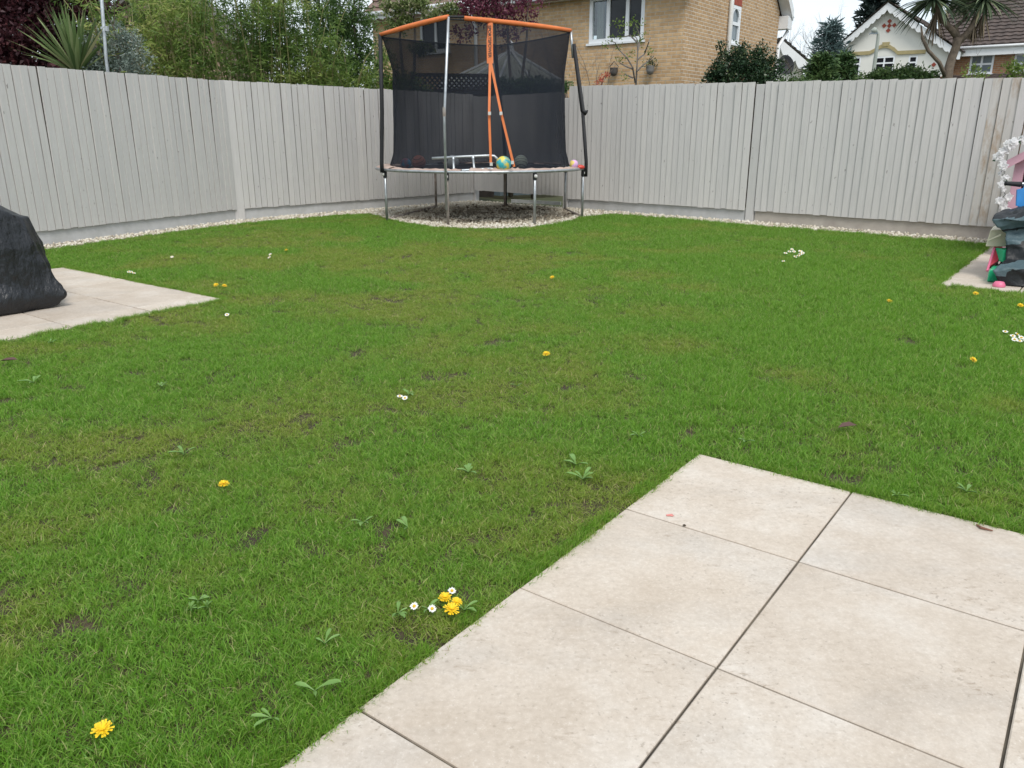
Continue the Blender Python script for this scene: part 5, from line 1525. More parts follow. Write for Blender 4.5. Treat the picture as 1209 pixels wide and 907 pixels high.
def window(parent, org, d, hole, vbars=(), hbars=(), fw=0.06, dep=0.05, glass='glass', sill=True, curtain=None, arch=False):
    n = Vector((-d.y, d.x, 0)); a, b, c, e = hole; a += .003; b -= .003; c += .003; e -= .003
    mb = MB(); R4 = lambda q, y0, y1: mb.prism([(q[0], q[2]), (q[1], q[2]), (q[1], q[3]), (q[0], q[3])], org, d, UZ, n, y0, y1)
    R4((a, a + fw, c, e), dep - .03, dep + .05); R4((b - fw, b, c, e), dep - .03, dep + .05)
    R4((a + fw, b - fw, c, c + fw), dep - .03, dep + .05); R4((a + fw, b - fw, e - fw, e), dep - .03, dep + .05)
    xs = [a + fw] + [v for v in vbars] + [b - fw]; zs = [c + fw] + [h for h in hbars] + [e - fw]
    for v in vbars: R4((v - fw / 2, v + fw / 2, c + fw, e - fw), dep - .028, dep + .045)
    edges = [a + fw] + sum([[v - fw / 2, v + fw / 2] for v in vbars], []) + [b - fw]
    for h in hbars:
        for k in range(0, len(edges), 2): R4((edges[k], edges[k + 1], h - fw / 2, h + fw / 2), dep - .026, dep + .045)
    if arch:
        w_ = (b - a - 2 * fw) / 2; cx = (a + b) / 2; zt = e - fw
        for sgn in (-1, 1):
            pts = [(cx + sgn * w_, zt)] + [(cx + sgn * w_ * math.cos(k * math.pi / 12), zt - w_ + w_ * math.sin(k * math.pi / 12)) for k in range(7)]
            if sgn < 0: pts = pts[::-1]
            mb.prism(pts, org, d, UZ, n, dep - .024, dep + .04)
    w = mb.build('window', M['upvc'], parent)
    ze = [c + fw] + sum([[h - fw / 2, h + fw / 2] for h in hbars], []) + [e - fw]
    for k in range(0, len(edges), 2):
        for j in range(0, len(ze), 2):
            m2 = MB(); m2.prism([(edges[k] - .004, ze[j] - .004), (edges[k + 1] + .004, ze[j] - .004), (edges[k + 1] + .004, ze[j + 1] + .004), (edges[k] - .004, ze[j + 1] + .004)], org, d, UZ, n, dep + .012, dep + .022)
            if curtain is not None and k // 2 == curtain: m2.build('pane', M['clear_glass'], w)
            else: m2.build('pane', M[glass], w)
    if sill:
        m2 = MB(); m2.prism([(a - .05, c - .05), (b + .05, c - .05), (b + .05, c - .004), (a - .05, c - .004)], org, d, UZ, n, -.045, dep - .032); m2.build('sill', M['upvc'], w)
    return w
def clear_glass():
    m, nt, b, o = new_mat('clear_window_glass')
    t = nt.nodes.new('ShaderNodeBsdfTransparent'); t.inputs['Color'].default_value = (.8, .84, .84, 1)
    gl_ = nt.nodes.new('ShaderNodeBsdfGlossy'); gl_.inputs['Roughness'].default_value = 0.03; gl_.inputs['Color'].default_value = (.8, .85, .9, 1)
    mx = nt.nodes.new('ShaderNodeMixShader'); mx.inputs['Fac'].default_value = 0.10
    nt.links.new(t.outputs[0], mx.inputs[1]); nt.links.new(gl_.outputs[0], mx.inputs[2]); nt.links.new(mx.outputs[0], o.inputs['Surface'])
    return m
M['clear_glass'] = clear_glass()

# ---- yellow brick house
HU = Vector((0.80, -0.60, 0)); HV = Vector((0.60, 0.80, 0))       # along the eaves wall, along the gable wall
HC = at(800, HOR, 18.6); HC.z = 0                                   # the corner between them
LEN_E, LEN_G = 9.6, 5.8
HO = HC - HU * LEN_E
M['yb_e'] = brick_mat('yellow_brick_a', HU, (0.62, 0.44, 0.26), (0.49, 0.325, 0.18), (0.53, 0.46, 0.36))
M['yb_g'] = brick_mat('yellow_brick_b', HV, (0.53, 0.36, 0.21), (0.42, 0.275, 0.155), (0.60, 0.54, 0.45))
house = thing('brick_house', 'yellow brick house with white windows and fascia behind the fence', 'house', HC)
nE = Vector((HU.y * -1, HU.x, 0)); nG = Vector((-HV.y, HV.x, 0))
def on_e(px, py): p = hit(px, py, HC, nE); return (p - HO).dot(HU), p.z
def on_g(px, py): p = hit(px, py, HC, nG); return (p - HC).dot(HV), p.z
EAV = (on_e(633, 1)[1] + on_e(520, 14)[1]) / 2 + 0.05
w1 = (on_e(695.5, 30)[0], on_e(760.5, 30)[0], on_e(728, 49.5)[1], on_e(728, -14)[1])
w2 = (on_e(496, 40)[0], on_e(531, 40)[0], on_e(512, 62)[1], on_e(512, 21)[1])
w1 = (w1[0], w1[1], w1[2], min(w1[3], EAV - .12)); w2 = (w2[0], w2[1], w2[2], min(w2[3], EAV - .12))
wall_mesh(house, HO, HU, LEN_E, 0, EAV, [w1, w2], M['yb_e'])
gw = (on_g(863.5, 30)[0], on_g(874, 30)[0], on_g(868, 52)[1], on_g(868, 6)[1])
APEX = EAV + LEN_G / 2 * math.tan(R(42))
wall_mesh(house, HC, HV, LEN_G, 0, EAV, [gw], M['yb_g'], extra=[(0, EAV), (LEN_G, EAV), (LEN_G / 2, APEX)])
u0, u1 = w1[0], w1[1]
window(house, HO, HU, w1, (on_e(717.5, 30)[0], on_e(740, 30)[0]), (), 0.085, 0.03, curtain=0)
window(house, HO, HU, w2, (on_e(514, 40)[0],), (), 0.07, 0.03)
window(house, HC, HV, gw, (), (on_g(868, 28)[1],), 0.075, 0.03, glass='glass_dull', arch=True)
# black sheet standing in for the unlit room behind the clear pane, and the curtain
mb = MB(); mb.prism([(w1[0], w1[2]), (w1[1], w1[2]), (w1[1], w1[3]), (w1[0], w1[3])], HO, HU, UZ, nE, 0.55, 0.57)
mb.build('unlit_room_sheet', M['black_foam'], house)
cv = []; ua_, ub_ = w1[0] + .12, on_e(708, 30)[0]
for k in range(25):
    f = k / 24; y = 0.16 + .035 * math.sin(f * 26)
    for z in (w1[2] + .02, w1[3]): cv.append(HO + HU * (ua_ + (ub_ - ua_) * f) + nE * y + UZ * z)
mb = MB(); mb.add(cv, [(2 * k, 2 * k + 2, 2 * k + 3, 2 * k + 1) for k in range(24)]); mb.build('curtain', M['curtain'], house, smooth=True)
# soldier course over the gable window
for k in range(4):
    f = (gw[1] - gw[0]) / 4
    mb = MB(); mb.prism([(gw[0] + k * f + .006, gw[3] + .005), (gw[0] + (k + 1) * f - .006, gw[3] + .005), (gw[0] + (k + 1) * f - .006, gw[3] + .24), (gw[0] + k * f + .006, gw[3] + .24)], HC, HV, UZ, nG, -.006, .05); mb.build('brick', M['red_brick'], house)
# roof slopes with courses of tiles
def tiled_slope(parent, p0, p1, up, rows, mat, name='roof_slope', th=0.05, gap=0.30, wave=0.03, px=0.3):
    """p0-p1 the eaves edge, up the slope vector"""
    d = (p1 - p0); Lr = d.length; d.normalize(); nrm = d.cross(up).normalized()
    if nrm.z < 0: nrm = -nrm
    mb = MB(); cols = int(Lr / px * 4); s = up.length / rows; un = up.normalized()
    for r in range(rows):
        vv = []; ff = []
        for c in range(cols + 1):
            x = Lr * c / cols; wv_ = wave * (0.5 + 0.5 * math.cos(2 * math.pi * x / px))
            q = p0 + d * x + un * (s * r)
            jit = 0.004 * math.sin(c * 1.7 + r * 2.3)
            vv += [q + nrm * (0.0 + wv_ * .3), q + nrm * (th + wv_ + jit), q + un * (s * 1.06) + nrm * (th * .25 + wv_)]
        for c in range(cols):
            for k in range(2): ff.append((c * 3 + k, (c + 1) * 3 + k, (c + 1) * 3 + k + 1, c * 3 + k + 1))
        mb.add(vv, ff)
    return tag(mb.build(name, mat, parent), kind='stuff')
M['house_tile'] = pmat('house_roof_tile', (0.20, 0.13, 0.10), (0.12, 0.08, 0.065), scale=4, rough=0.85)
ov = 0.32
upE = HV * (LEN_G / 2 + ov) + UZ * ((LEN_G / 2 + ov) * math.tan(R(42)))
tiled_slope(house, HO - HV * ov - HU * .3 + UZ * (EAV - ov * .9 + .12), HC - HV * ov + HU * .28 + UZ * (EAV - ov * .9 + .12), upE, 14, M['house_tile'])
upB = -HV * (LEN_G / 2 + ov) + UZ * ((LEN_G / 2 + ov) * math.tan(R(42)))
tiled_slope(house, HO + HV * (LEN_G + ov) - HU * .3 + UZ * (EAV - ov * .9 + .12), HC + HV * (LEN_G + ov) + HU * .28 + UZ * (EAV - ov * .9 + .12), upB, 14, M['house_tile'])
# fascia, soffit, gutter along the eaves wall
mb = MB(); mb.prism([(-.3, EAV - .14), (LEN_E + .25, EAV - .14), (LEN_E + .25, EAV + .08), (-.3, EAV + .08)], HO, HU, UZ, nE, -ov - .02, -ov + .01); mb.build('fascia', M['white_board'], house)
mb = MB(); mb.prism([(-.3, EAV - .135), (LEN_E + .25, EAV - .135), (LEN_E + .25, EAV - .115), (-.3, EAV - .115)], HO, HU, UZ, nE, -ov + .012, -.004); mb.build('soffit', M['white_board'], house)
mb = MB(); mb.tube([HO - HU * .3 - nE * (ov + .075) + UZ * (EAV + .03), HC + HU * .25 - nE * (ov + .075) + UZ * (EAV + .03)], 0.055, 8); mb.build('gutter', M['white_board'], house, smooth=True)
# barge board and boxed end at the far eave of the gable
for (a, b) in ((-ov, LEN_G / 2), (LEN_G + ov, LEN_G / 2)):
    z0_ = EAV - .14; dz = abs(b - a) * math.tan(R(42))
    mb = MB(); mb.prism([(a, z0_ - .06), (b, z0_ + dz - .06), (b, z0_ + dz + .20), (a, z0_ + .20)], HC, HV, UZ, nG, -.28, -.255); mb.build('barge_board', M['white_board'], house)
    mb = MB(); mb.prism([(a, z0_ - .05), (b, z0_ + dz - .05), (b, z0_ + dz - .03), (a, z0_ - .03)], HC, HV, UZ, nG, -.252, -.003); mb.build('soffit', M['white_board'], house)
mb = MB(); mb.prism([(LEN_G + .003, EAV - .42), (LEN_G + ov, EAV - .42), (LEN_G + ov, EAV - .18), (LEN_G + .003, EAV - .1)], HC, HV, UZ, nG, -.25, .3); mb.build('boxed_eave', M['white_board'], house)
# drain pipes
ud = on_g(858.5, 40)[0]
mb = MB(); p = HC + HV * ud - nG * .06; mb.tube([Vector((p.x, p.y, 0)), Vector((p.x, p.y, APEX - .8))], 0.055, 8); mb.build('drain_pipe', M['pipe_grey'], house, smooth=True)
ud = LEN_G + .02
mb = MB(); p = HC + HV * (ud - .05) - nG * .07; q = HC + HV * (ud + .28) - nG * .16 + UZ * (EAV - .45)
mb.tube([Vector((p.x, p.y, 0)), Vector((p.x, p.y, EAV - .85)), q], 0.045, 8); mb.build('drain_pipe', M['upvc'], house, smooth=True)
ue = on_e(563.5, 40)[0]
mb = MB(); p = HO + HU * ue - nE * .06; mb.tube([Vector((p.x, p.y, 0)), Vector((p.x, p.y, EAV - .5)), p - nE * ov + UZ * (EAV - .06)], 0.045, 8); mb.build('drain_pipe', M['upvc'], house, smooth=True)
# two wall planters shaped like little lanterns
for (px, py, lab) in ((728, 84, 'round dark wire planter hung on the brick wall'), (771, 82, 'grey hanging planter with a sprig of green on the brick wall')):
    u, z = on_e(px, py); c = HO + HU * u - nE * .13 + UZ * z
    t = thing('wall_planter', lab, 'planter', c)
    mb = MB(); mb.lathe([(0.01, -.12), (.06, -.10), (.095, -.03), (.09, .05), (.10, .065), (.075, .065)], c, 12); mb.build('pot', pmat('planter_grey', (.24, .23, .22) if px > 750 else (.10, .09, .085), rough=.7), t, smooth=True)
    mb = MB(); mb.tube([c + UZ * .08 - HU * .12, c + UZ * .20, c + UZ * .08 + HU * .12], .008, 5); mb.bar(c + UZ * .02 + nE * .10, c + UZ * .02 + nE * .128, .05, .05); mb.build('bracket', M['wire'], t)
    if px > 750:
        r = np.random.default_rng(5); P = np.array(c) + r.normal(size=(90, 3)) * [.08, .06, .06] + [0, 0, .12]
        leaf_cloud('plant', P, r.normal(size=(90, 3)) + [0, 0, .5], .06, .03, M['bush'], t, seed=3)

# ---- glazed conservatory roof seen through the net
cy_ = 18.2
ca = at(603, 61, cy_ + 1.2)
cons = thing('conservatory', 'conservatory with a pitched glazed roof and white bars behind the trampoline', 'conservatory', Vector((ca.x, ca.y, 0)))
M['cons_glass'] = pmat('polycarbonate', (0.52, 0.54, 0.46), (0.46, 0.48, 0.40), scale=2, rough=0.25)
cl, cr, cf = at(520, 88, cy_ + 1.0), at(662, 96, cy_ - .2), at(590, 99, cy_ - .9)
cl.z = cr.z = cf.z = at(600, 97, cy_).z
pk2 = ca + Vector((-1.6, 1.2, 0))
for nm, q in (('glass_panel', [cl, cf, ca]), ('glass_panel', [cf, cr, ca])):
    mb = MB(); mb.add(q + [p - UZ * .02 for p in q], [(0, 1, 2), (5, 4, 3), (0, 3, 4, 1), (1, 4, 5, 2), (2, 5, 3, 0)]); mb.build(nm, M['cons_glass'], cons)
for a, b_, f in ((cl, cf, 0.0), (cl, cf, .5), (cf, cr, 0.0), (cf, cr, .5), (cf, cr, 1.0)):
    mb = MB(); mb.bar(a.lerp(b_, f) + UZ * .03, ca + UZ * .03, .05, .04); mb.build('glazing_bar', M['upvc'], cons)
for a, b_ in ((cl, cf), (cf, cr)):
    mb = MB(); mb.bar(a + UZ * -.04, b_ + UZ * -.04, .08, .12); mb.build('eaves_beam', M['upvc'], cons)
    mb = MB(); mb.add([Vector((a.x, a.y, 0)), Vector((b_.x, b_.y, 0)), b_ - UZ * .1, a - UZ * .1], [(0, 1, 2, 3)]); o = mb.build('side_glazing', M['glass_dull'], cons)
mb = MB(); mb.lathe([(.10, 0), (.06, .12), (.09, .16), (.0, .24)], ca, 8); mb.build('finial', M['upvc'], cons)
# ---- dark trellis topped fence of the neighbour
td0 = (CO - L1).normalized()
ta = at(487, 86, CO.y + 0.6); tb_ = at(580, 93.5, CO.y + 0.9)
tz0 = at(530, 107.5, CO.y + .7).z; tz1 = at(530, 88.5, CO.y + .7).z
ta.z = tb_.z = 0
M['dark_wood'] = pmat('dark_stained_wood', (0.045, 0.034, 0.028), (0.028, 0.022, 0.018), scale=8, rough=0.8)
tf = thing('trellis_fence', 'dark stained trellis topped fence behind the corner of the garden', 'fence', ta)
td = (tb_ - ta); tL_ = td.length; td.normalize(); tn = Vector((td.y, -td.x, 0))
for z in (tz0, tz1):
    mb = MB(); mb.bar(ta + UZ * z, tb_ + UZ * z, .05, .06); mb.build('rail', M['dark_wood'], tf)
for a in (ta, tb_):
    mb = MB(); mb.bar(a, a + UZ * (tz1 + .05), .08, .08, up=(0, 1, 0)); mb.build('post', M['dark_wood'], tf)
hh_ = tz1 - tz0
for s_ in (1, -1):
    k = -hh_
    mb = MB()
    while k < tL_ + hh_:
        a0_, b0_ = (k, k + hh_) if s_ == 1 else (k + hh_, k)
        p = (a0_, 0.0); q = (b0_, hh_)
        # clip to the frame
        def clip(p, q):
            (x0, y0), (x1, y1) = p, q
            pts = []
            for f in (0, 1):
                pts.append((x0 + (x1 - x0) * f, y0 + (y1 - y0) * f))
            fs = sorted([0, 1] + [f for f in ((0 - x0) / (x1 - x0), (tL_ - x0) / (x1 - x0)) if 0 < f < 1])
            for f0, f1 in zip(fs[:-1], fs[1:]):
                xm = x0 + (x1 - x0) * (f0 + f1) / 2
                if 0 <= xm <= tL_: return (x0 + (x1 - x0) * f0, y0 + (y1 - y0) * f0), (x0 + (x1 - x0) * f1, y0 + (y1 - y0) * f1)
            return None
        cc_ = clip(p, q)
        if cc_:
            (xa, za), (xb, zb_) = cc_
            mb.bar(ta + td * xa + UZ * (tz0 + za) + tn * .008 * s_, ta + td * xb + UZ * (tz0 + zb_) + tn * .008 * s_, .012, .034, up=tuple(tn.cross(Vector((1, 0, 0))) if False else (td * (-1 if s_ == 1 else 1) + UZ)))
        k += 0.098
    mb.build('lattice_strips', M['dark_wood'], tf)
mb = MB(); mb.prism([(0, 0), (tL_, 0), (tL_, tz0 - .04), (0, tz0 - .04)], ta, td, UZ, tn, -.01, .01); mb.build('panel', M['dark_wood'], tf)

# ---- far white gabled house with brick wing
GY = 37.0
GD, GN = HU, HV
gp0 = at(1050, 60, GY)
go_ = hit(985, 60, gp0, GN); go_.z = 0; ge_ = hit(1122, 60, gp0, GN); ge_.z = 0
gbase = (go_ + ge_) / 2
gh = thing('gabled_house', 'white rendered gabled house with scalloped boards and brown tiled brick wing', 'house', gbase)
XD = GD
XR = Vector((1, 0, 0))
GWd = (ge_ - go_).dot(GD)
def ong(px, py): p = hit(px, py, gp0, GN); return (p - go_).dot(GD), p.z
zE = (ong(985, 57)[1] + ong(1118, 60)[1]) / 2; zA = ong(1050, 9)[1]
def hole(x0, y0, x1, y1):
    a = ong(x0, y1); b = ong(x1, y0); return (a[0], b[0], a[1], b[1])
gws = [hole(1003.5, 67, 1017, 91), hole(1029.5, 66, 1057, 90), hole(1070, 65.5, 1084, 89)]
apx = ong(1050, 9)[0]
wall_mesh(gh, go_, XD, GWd, 0, zE, gws, M['render_white'], extra=[(0, zE), (GWd, zE), (apx, zA)])
for i, h in enumerate(gws):
    zz = (h[2] + h[3]) / 2 + .12
    window(gh, go_, XD, h, ((h[0] + h[1]) / 2,) if i == 1 else (), (zz,), 0.06, 0.03, sill=True)
# brick plinth
mb = MB(); mb.prism([(-.01, 0), (GWd + .01, 0), (GWd + .01, at(1010, 93, GY).z), (-.01, at(1010, 93, GY).z)], go_, XD, UZ, GN, -.02, .05); mb.build('plinth', M['red_brick'], gh)
# ochre band with its arch
def band(pts):
    mb = MB()
    for (a, b) in zip(pts[:-1], pts[1:]): mb.prism([(a[0], a[1] - .075), (b[0], b[1] - .075), (b[0], b[1] + .075), (a[0], a[1] + .075)], go_, XD, UZ, GN, -.06, -.002)
    return mb
bz = [ong(1002, 64), ong(1027, 62.5), ong(1032, 60), ong(1036, 57), ong(1041, 55), ong(1046, 54.5), ong(1051, 55.5), ong(1056, 58.5), ong(1060, 62.5), ong(1093, 61)]
band(bz).build('moulding', M['ochre'], gh)
k0 = ong(1046, 53.5); mb = MB(); mb.prism([(k0[0] - .12, k0[1] - .05), (k0[0] + .12, k0[1] - .05), (k0[0] + .15, k0[1] + .12), (k0[0] - .15, k0[1] + .12)], go_, XD, UZ, GN, -.08, -.002); mb.build('keystone', M['ochre'], gh)
# brick diamonds
for (x, y) in ((1050.5, 25.2), (1044, 30.5), (1050, 30.5), (1056, 30), (1048.8, 36), (1102.5, 76.5)):
    u, z = ong(x, y); s = .095; mb = MB(); mb.prism([(u - s, z), (u, z - s), (u + s, z), (u, z + s)], go_, XD, UZ, GN, -.03, .02); mb.build('brick_diamond', M['red_brick'], gh)
# scalloped barge boards + gable roof
pitch = (zA - zE) / apx
for s_ in (-1, 1):
    base_u = 0 if s_ < 0 else GWd
    end = (base_u + s_ * .45); L_ = apx - end if s_ < 0 else end - apx
    slope = (zA + .16 - (zE - .45 * (zA - zE) / (apx if s_ < 0 else GWd - apx))) / L_
    n_s = 13; lo = []; 
    for k in range(n_s):
        for q in range(6):
            f = (k + q / 6) / n_s; u = end + (apx - end) * f; zt = zA + .16 - slope * abs(apx - u)
            lo.append((u, zt - .27 - .075 * math.sin(math.pi * q / 6)))
    u_t = [(apx, zA + .16 - .27)]
    poly = lo + u_t + [(apx, zA + .16), (end, zA + .16 - slope * L_)]
    if s_ > 0: poly = poly[::-1]
    mb = MB(); mb.prism(poly, go_, XD, UZ, GN, -.32, -.28); mb.build('barge_board', M['white_board'], gh)
    e_ = go_ + XD * end + UZ * (zA + .18 - slope * L_); a_ = go_ + XD * apx + UZ * (zA + .18)
    if s_ < 0: tiled_slope(gh, e_ + GN * 7, e_ + GN * -.4, a_ - e_, 12, M['brown_tile'])
    else: tiled_slope(gh, e_ + GN * -.4, e_ + GN * 7, a_ - e_, 12, M['brown_tile'])
# brick wing to the right
wp0 = gp0 + GN * 0.9
M['wing_brick'] = brick_mat('wing_brick', XD, (0.40, 0.22, 0.125), (0.32, 0.165, 0.09), (0.36, 0.30, 0.23))
wo = hit(1100, 70, wp0, GN); wo.z = 0; wx0 = 0.0; wx1 = (hit(1290, 70, wp0, GN) - wo).dot(GD)
def onw(px, py): p = hit(px, py, wp0, GN); return (p - wo).dot(GD), p.z
zW = onw(1160, 58.5)[1] + .02
def holew(x0, y0, x1, y1):
    a = onw(x0, y1); b = onw(x1, y0); return (a[0], b[0], a[1], b[1])
wws = [holew(1142.5, 63.5, 1175, 88), holew(1194.5, 62, 1226, 87)]
wall_mesh(gh, wo, XD, wx1 - wx0, 0, zW, wws, M['wing_brick'])
for h in wws: window(gh, wo, XD, h, ((h[0] + h[1]) / 2,), ((h[2] + h[3]) / 2,), 0.075, 0.03, glass='glass_dull')
mb = MB(); mb.prism([(0, zW - .28), (wx1 - wx0, zW - .28), (wx1 - wx0, zW + .02), (0, zW + .02)], wo, XD, UZ, GN, -.36, -.33); mb.build('fascia', M['white_board'], gh)
mb = MB(); mb.tube([wo + GD * .2 - GN * .42 + UZ * (zW + .05), wo + GD * wx1 - GN * .42 + UZ * (zW + .05)], .06, 8); mb.build('gutter', M['white_board'], gh, smooth=True)
tiled_slope(gh, wo - GN * .42 + UZ * (zW + .10), wo + GD * wx1 - GN * .42 + UZ * (zW + .10), GN * 3.1 + UZ * 2.35, 15, M['brown_tile'], px=.33, th=.06)
# low porch roof of the wing
pz = onw(1150, 94.5)[1]
tiled_slope(gh, wo + GD * .4 - GN * 1.0 + UZ * (pz - .12), wo + GD * wx1 - GN * 1.0 + UZ * (pz - .12), GN * .95 + UZ * .30, 4, M['brown_tile'])
mb = MB(); mb.prism([(.4, 0), (wx1, 0), (wx1, pz - .16), (.4, pz - .16)], wo - GN * .9, GD, UZ, GN, 0, .1); mb.build('porch_wall', M['wing_brick'], gh)

# ---- small gable between the brick house and the conifers
SY_ = 31.0
s0 = at(905, 100, SY_).x; s1 = at(947, 100, SY_).x
so = Vector((s0, SY_, 0)); szE = at(947, 80, SY_).z; sA_ = at(918, 48, SY_)
sh = thing('garage_house', 'small cream gable with scalloped white boards beside the brick house', 'house', so)
mb = MB(); mb.prism([(-2.0, 0), (s1 - s0, 0), (s1 - s0, szE), (sA_.x - s0, sA_.z - .1), (-2.0, szE)], so, XR, UZ, Vector((0, 1, 0)), 0, 5); mb.build('wall', M['render_white'], sh)
e_ = so + XR * (s1 - s0 + .4) + UZ * (szE - .15); a_ = Vector((sA_.x, SY_, sA_.z))
tiled_slope(sh, e_ + Vector((0, -.4, .05)), e_ + Vector((0, 5, .05)), a_ - e_, 8, M['grey_tile'])
sl = (a_.z - e_.z) / (e_.x - a_.x); poly = []
for k in range(5):
    for q in range(6):
        f = (k + q / 6) / 5; u = e_.x + (a_.x - e_.x) * f; poly.append((u - s0, e_.z + sl * (e_.x - u) - .28 - .15 * math.sin(math.pi * q / 6)))
poly += [(a_.x - s0, a_.z - .28), (a_.x - s0, a_.z), (e_.x - s0, e_.z)]
mb = MB(); mb.prism(poly[::-1], so, XR, UZ, Vector((0, 1, 0)), -.42, -.38); mb.build('barge_board', M['white_board'], sh)
# satellite dish on the brick house
dc = at(927.5, 77, 22.0)
t = thing('satellite_dish', 'dark round satellite dish at the end of the brick house', 'dish', dc)
Md = Vector((0, 0, 1)).rotation_difference(Vector((.35, -.9, .2)).normalized()).to_matrix()
mb = MB(); mb.lathe([(.001, -.05), (.12, -.04), (.22, 0), (.25, .025), (.245, .03), (.21, .01), (.001, -.04)], dc, 20, M=Md); mb.build('bowl', pmat('dark_dish', (.02, .022, .026), rough=.7), t, smooth=True)
mb = MB(); mb.tube([dc, dc + Vector((-.35, .15, -.05))], .02, 6); mb.tube([dc + Md @ Vector((0, -.28, 0)), dc + Md @ Vector((0, -.1, .32))], .012, 5); mb.build('arm', M['wire'], t)

# ---- street lamp
ly = 31.0; lb = at(1031, 100, ly); lb.z = 0
t = thing('street_lamp', 'grey street lamp in front of the white gable', 'street lamp', lb)
M['lamp_grey'] = pmat('lamp_paint', (.34, .37, .33), (.28, .31, .28), scale=5, rough=.5)
mb = MB(); mb.tube([lb, at(1031.3, 85, ly), at(1036.6, 46, ly), at(1037, 40.5, ly), at(1035.5, 37.3, ly), at(1033, 36.4, ly)], [.09, .075, .06, .055, .05, .045], 8); mb.build('column', M['lamp_grey'], t, smooth=True)
h0, h1 = at(1035, 37, ly), at(1029.5, 35.6, ly)
mb = MB(); mb.tube([h0, h0.lerp(h1, .3), h0.lerp(h1, .7), h1 + (h1 - h0) * .12], [.05, .11, .12, .03], 8); hd = mb.build('head', M['lamp_grey'], t, smooth=True)
mb = MB(); mb.box(h0.lerp(h1, .6) - UZ * .10, (.24, .16, .05)); mb.build('lens', M['glass_dull'], hd)

# ------------------------------------------------------------------ trees and shrubs on the right
def bare_tree(name, label, px, pyb, Y, htop_py, seed, mat='twig_far', depth=5, r0=.12, spread=.55, kids=(2, 3)):
    b = at(px, pyb, Y); b.z = 0
    t = thing(name, label, 'tree', b); rr_ = random.Random(seed); mb = MB()
    zt = at(px, htop_py, Y).z
    tp = Vector((b.x, b.y, zt * .42)); mb.tube([b, tp], [r0, r0 * .75], 6)
    for k in range(4):
        branches(mb, tp - UZ * .15 * k, Vector((rr_.gauss(0, .45), rr_.gauss(0, .45), 1)), zt * .22, r0 * .5, depth, rr_, spread, .74, kids, None, 4, .03)
    mb.build('branches', M[mat], t)
bare_tree('bare_tree', 'leafless tree with fine twigs beside the brick house eave', 938, 100, 40, 14, 5)
bare_tree('bare_tree', 'leafless tree with fine twigs behind the blue spruce', 958, 100, 46, 16, 6)
bare_tree('bare_tree', 'leafless tree standing against the dark fir', 1004, 100, 52, 2, 8)
bare_tree('bare_tree', 'leafless tree rising over the ridge of the tiled wing', 1199, 100, 52, -12, 10)
def conifer(name, label, px, base_py, top_py, Y, rad, n, mat, seed, Lf=.14, Wf=.03, lean=0, low=.1):
    b = at(px, base_py, Y); b.z = 0
    t = thing(name, label, 'tree', b); r = np.random.default_rng(seed); rr_ = random.Random(seed)
    zt = at(px, top_py, Y).z; mb = MB(); tx = b + UZ * zt + Vector((lean, 0, 0)); mb.tube([b, b.lerp(tx, .5), tx], [.14, .09, .015], 7)
    P = []; D = []; S = []
    nb = 130; per = n // nb
    for k in range(nb):
        f = low + (1 - low) * (k / nb); z = zt * f; a = k * 2.4 + rr_.uniform(-.3, .3)
        L_ = rad * (1 - f) ** .75 * rr_.uniform(.7, 1.2) + .06
        d = Vector((math.cos(a), math.sin(a), rr_.uniform(-.05, .35))); o = b.lerp(tx, f)
        e = o + d * L_; mb.tube([o, e], [.02 * (1 - f) + .006, .004], 3, cap=False)
        s = rr_.random()
        for q in range(per):
            g_ = r.random() ** .7; p = o.lerp(e, g_)
            P.append((p.x + r.normal(0, .05 + .05 * L_), p.y + r.normal(0, .05 + .05 * L_), p.z + r.normal(0, .035 + .03 * L_))); D.append((d.x + r.normal(0, .7), d.y + r.normal(0, .7), .1 + r.normal(0, .6))); S.append(s)
    mb.build('trunk', M['bark'], t)
    leaf_cloud('foliage', np.array(P), np.array(D), Lf, Wf, mat, t, rnd=.25 + .5 * np.array(S), seed=seed)
conifer('blue_spruce', 'blue grey spruce between the brick house and the white gable', 974, 100, 27, 24, 1.15, 5200, M['spruce'], 71, Lf=.24, Wf=.04)
conifer('green_conifer', 'green feathery conifer below the blue spruce', 968, 100, 66, 20.5, 1.15, 9000, M['conifer'], 72, Lf=.16, Wf=.045)
conifer('green_conifer', 'green feathery conifer beside the white gable wall', 994, 100, 64, 21.5, .8, 5000, M['conifer'], 73, Lf=.16, Wf=.045)
conifer('dark_fir', 'tall dark fir rising behind the white gable roof', 1026, 100, -32, 58, 2.9, 9000, M['fir'], 74, Lf=.5, Wf=.16)
# holly
hb_ = at(876, 99, 16.0); hb_.z = 0
t = thing('holly_bush', 'dark glossy evergreen bush against the brick gable wall', 'bush', hb_)
trunk_to(t, hb_, [at(860, 92, 16), at(890, 92, 16)], .05, 14, 2, .22)
crown('crown', t, [(860, 80, 16.0, .38, .4, .36), (885, 76, 16.1, .42, .4, .38), (906, 85, 16.0, .3, .35, .28), (845, 88, 16, .26, .3, .2), (852, 55, 16, .10, .1, .18), (880, 100, 16, .75, .5, .3)], 11000, .06, .032, M['holly'], 81, sub=120, subr=.15, shell=.45)
# round bush
rb2 = at(1062, 98, 16.5); rb2.z = 0
t = thing('round_bush', 'round mid green bush in front of the white gable windows', 'bush', rb2)
trunk_to(t, rb2, [at(1055, 104, 16.5), at(1075, 104, 16.5)], .05, 15, 2, .18)
crown('crown', t, [(1050, 93, 16.5, .42, .5, .17), (1070, 93, 16.6, .42, .5, .17), (1090, 96, 16.5, .4, .4, .15), (1034, 96, 16.5, .35, .4, .14), (1062, 102, 16.5, .9, .5, .25)], 8000, .07, .035, M['bush'], 82, sub=120, subr=.13, shell=.6)
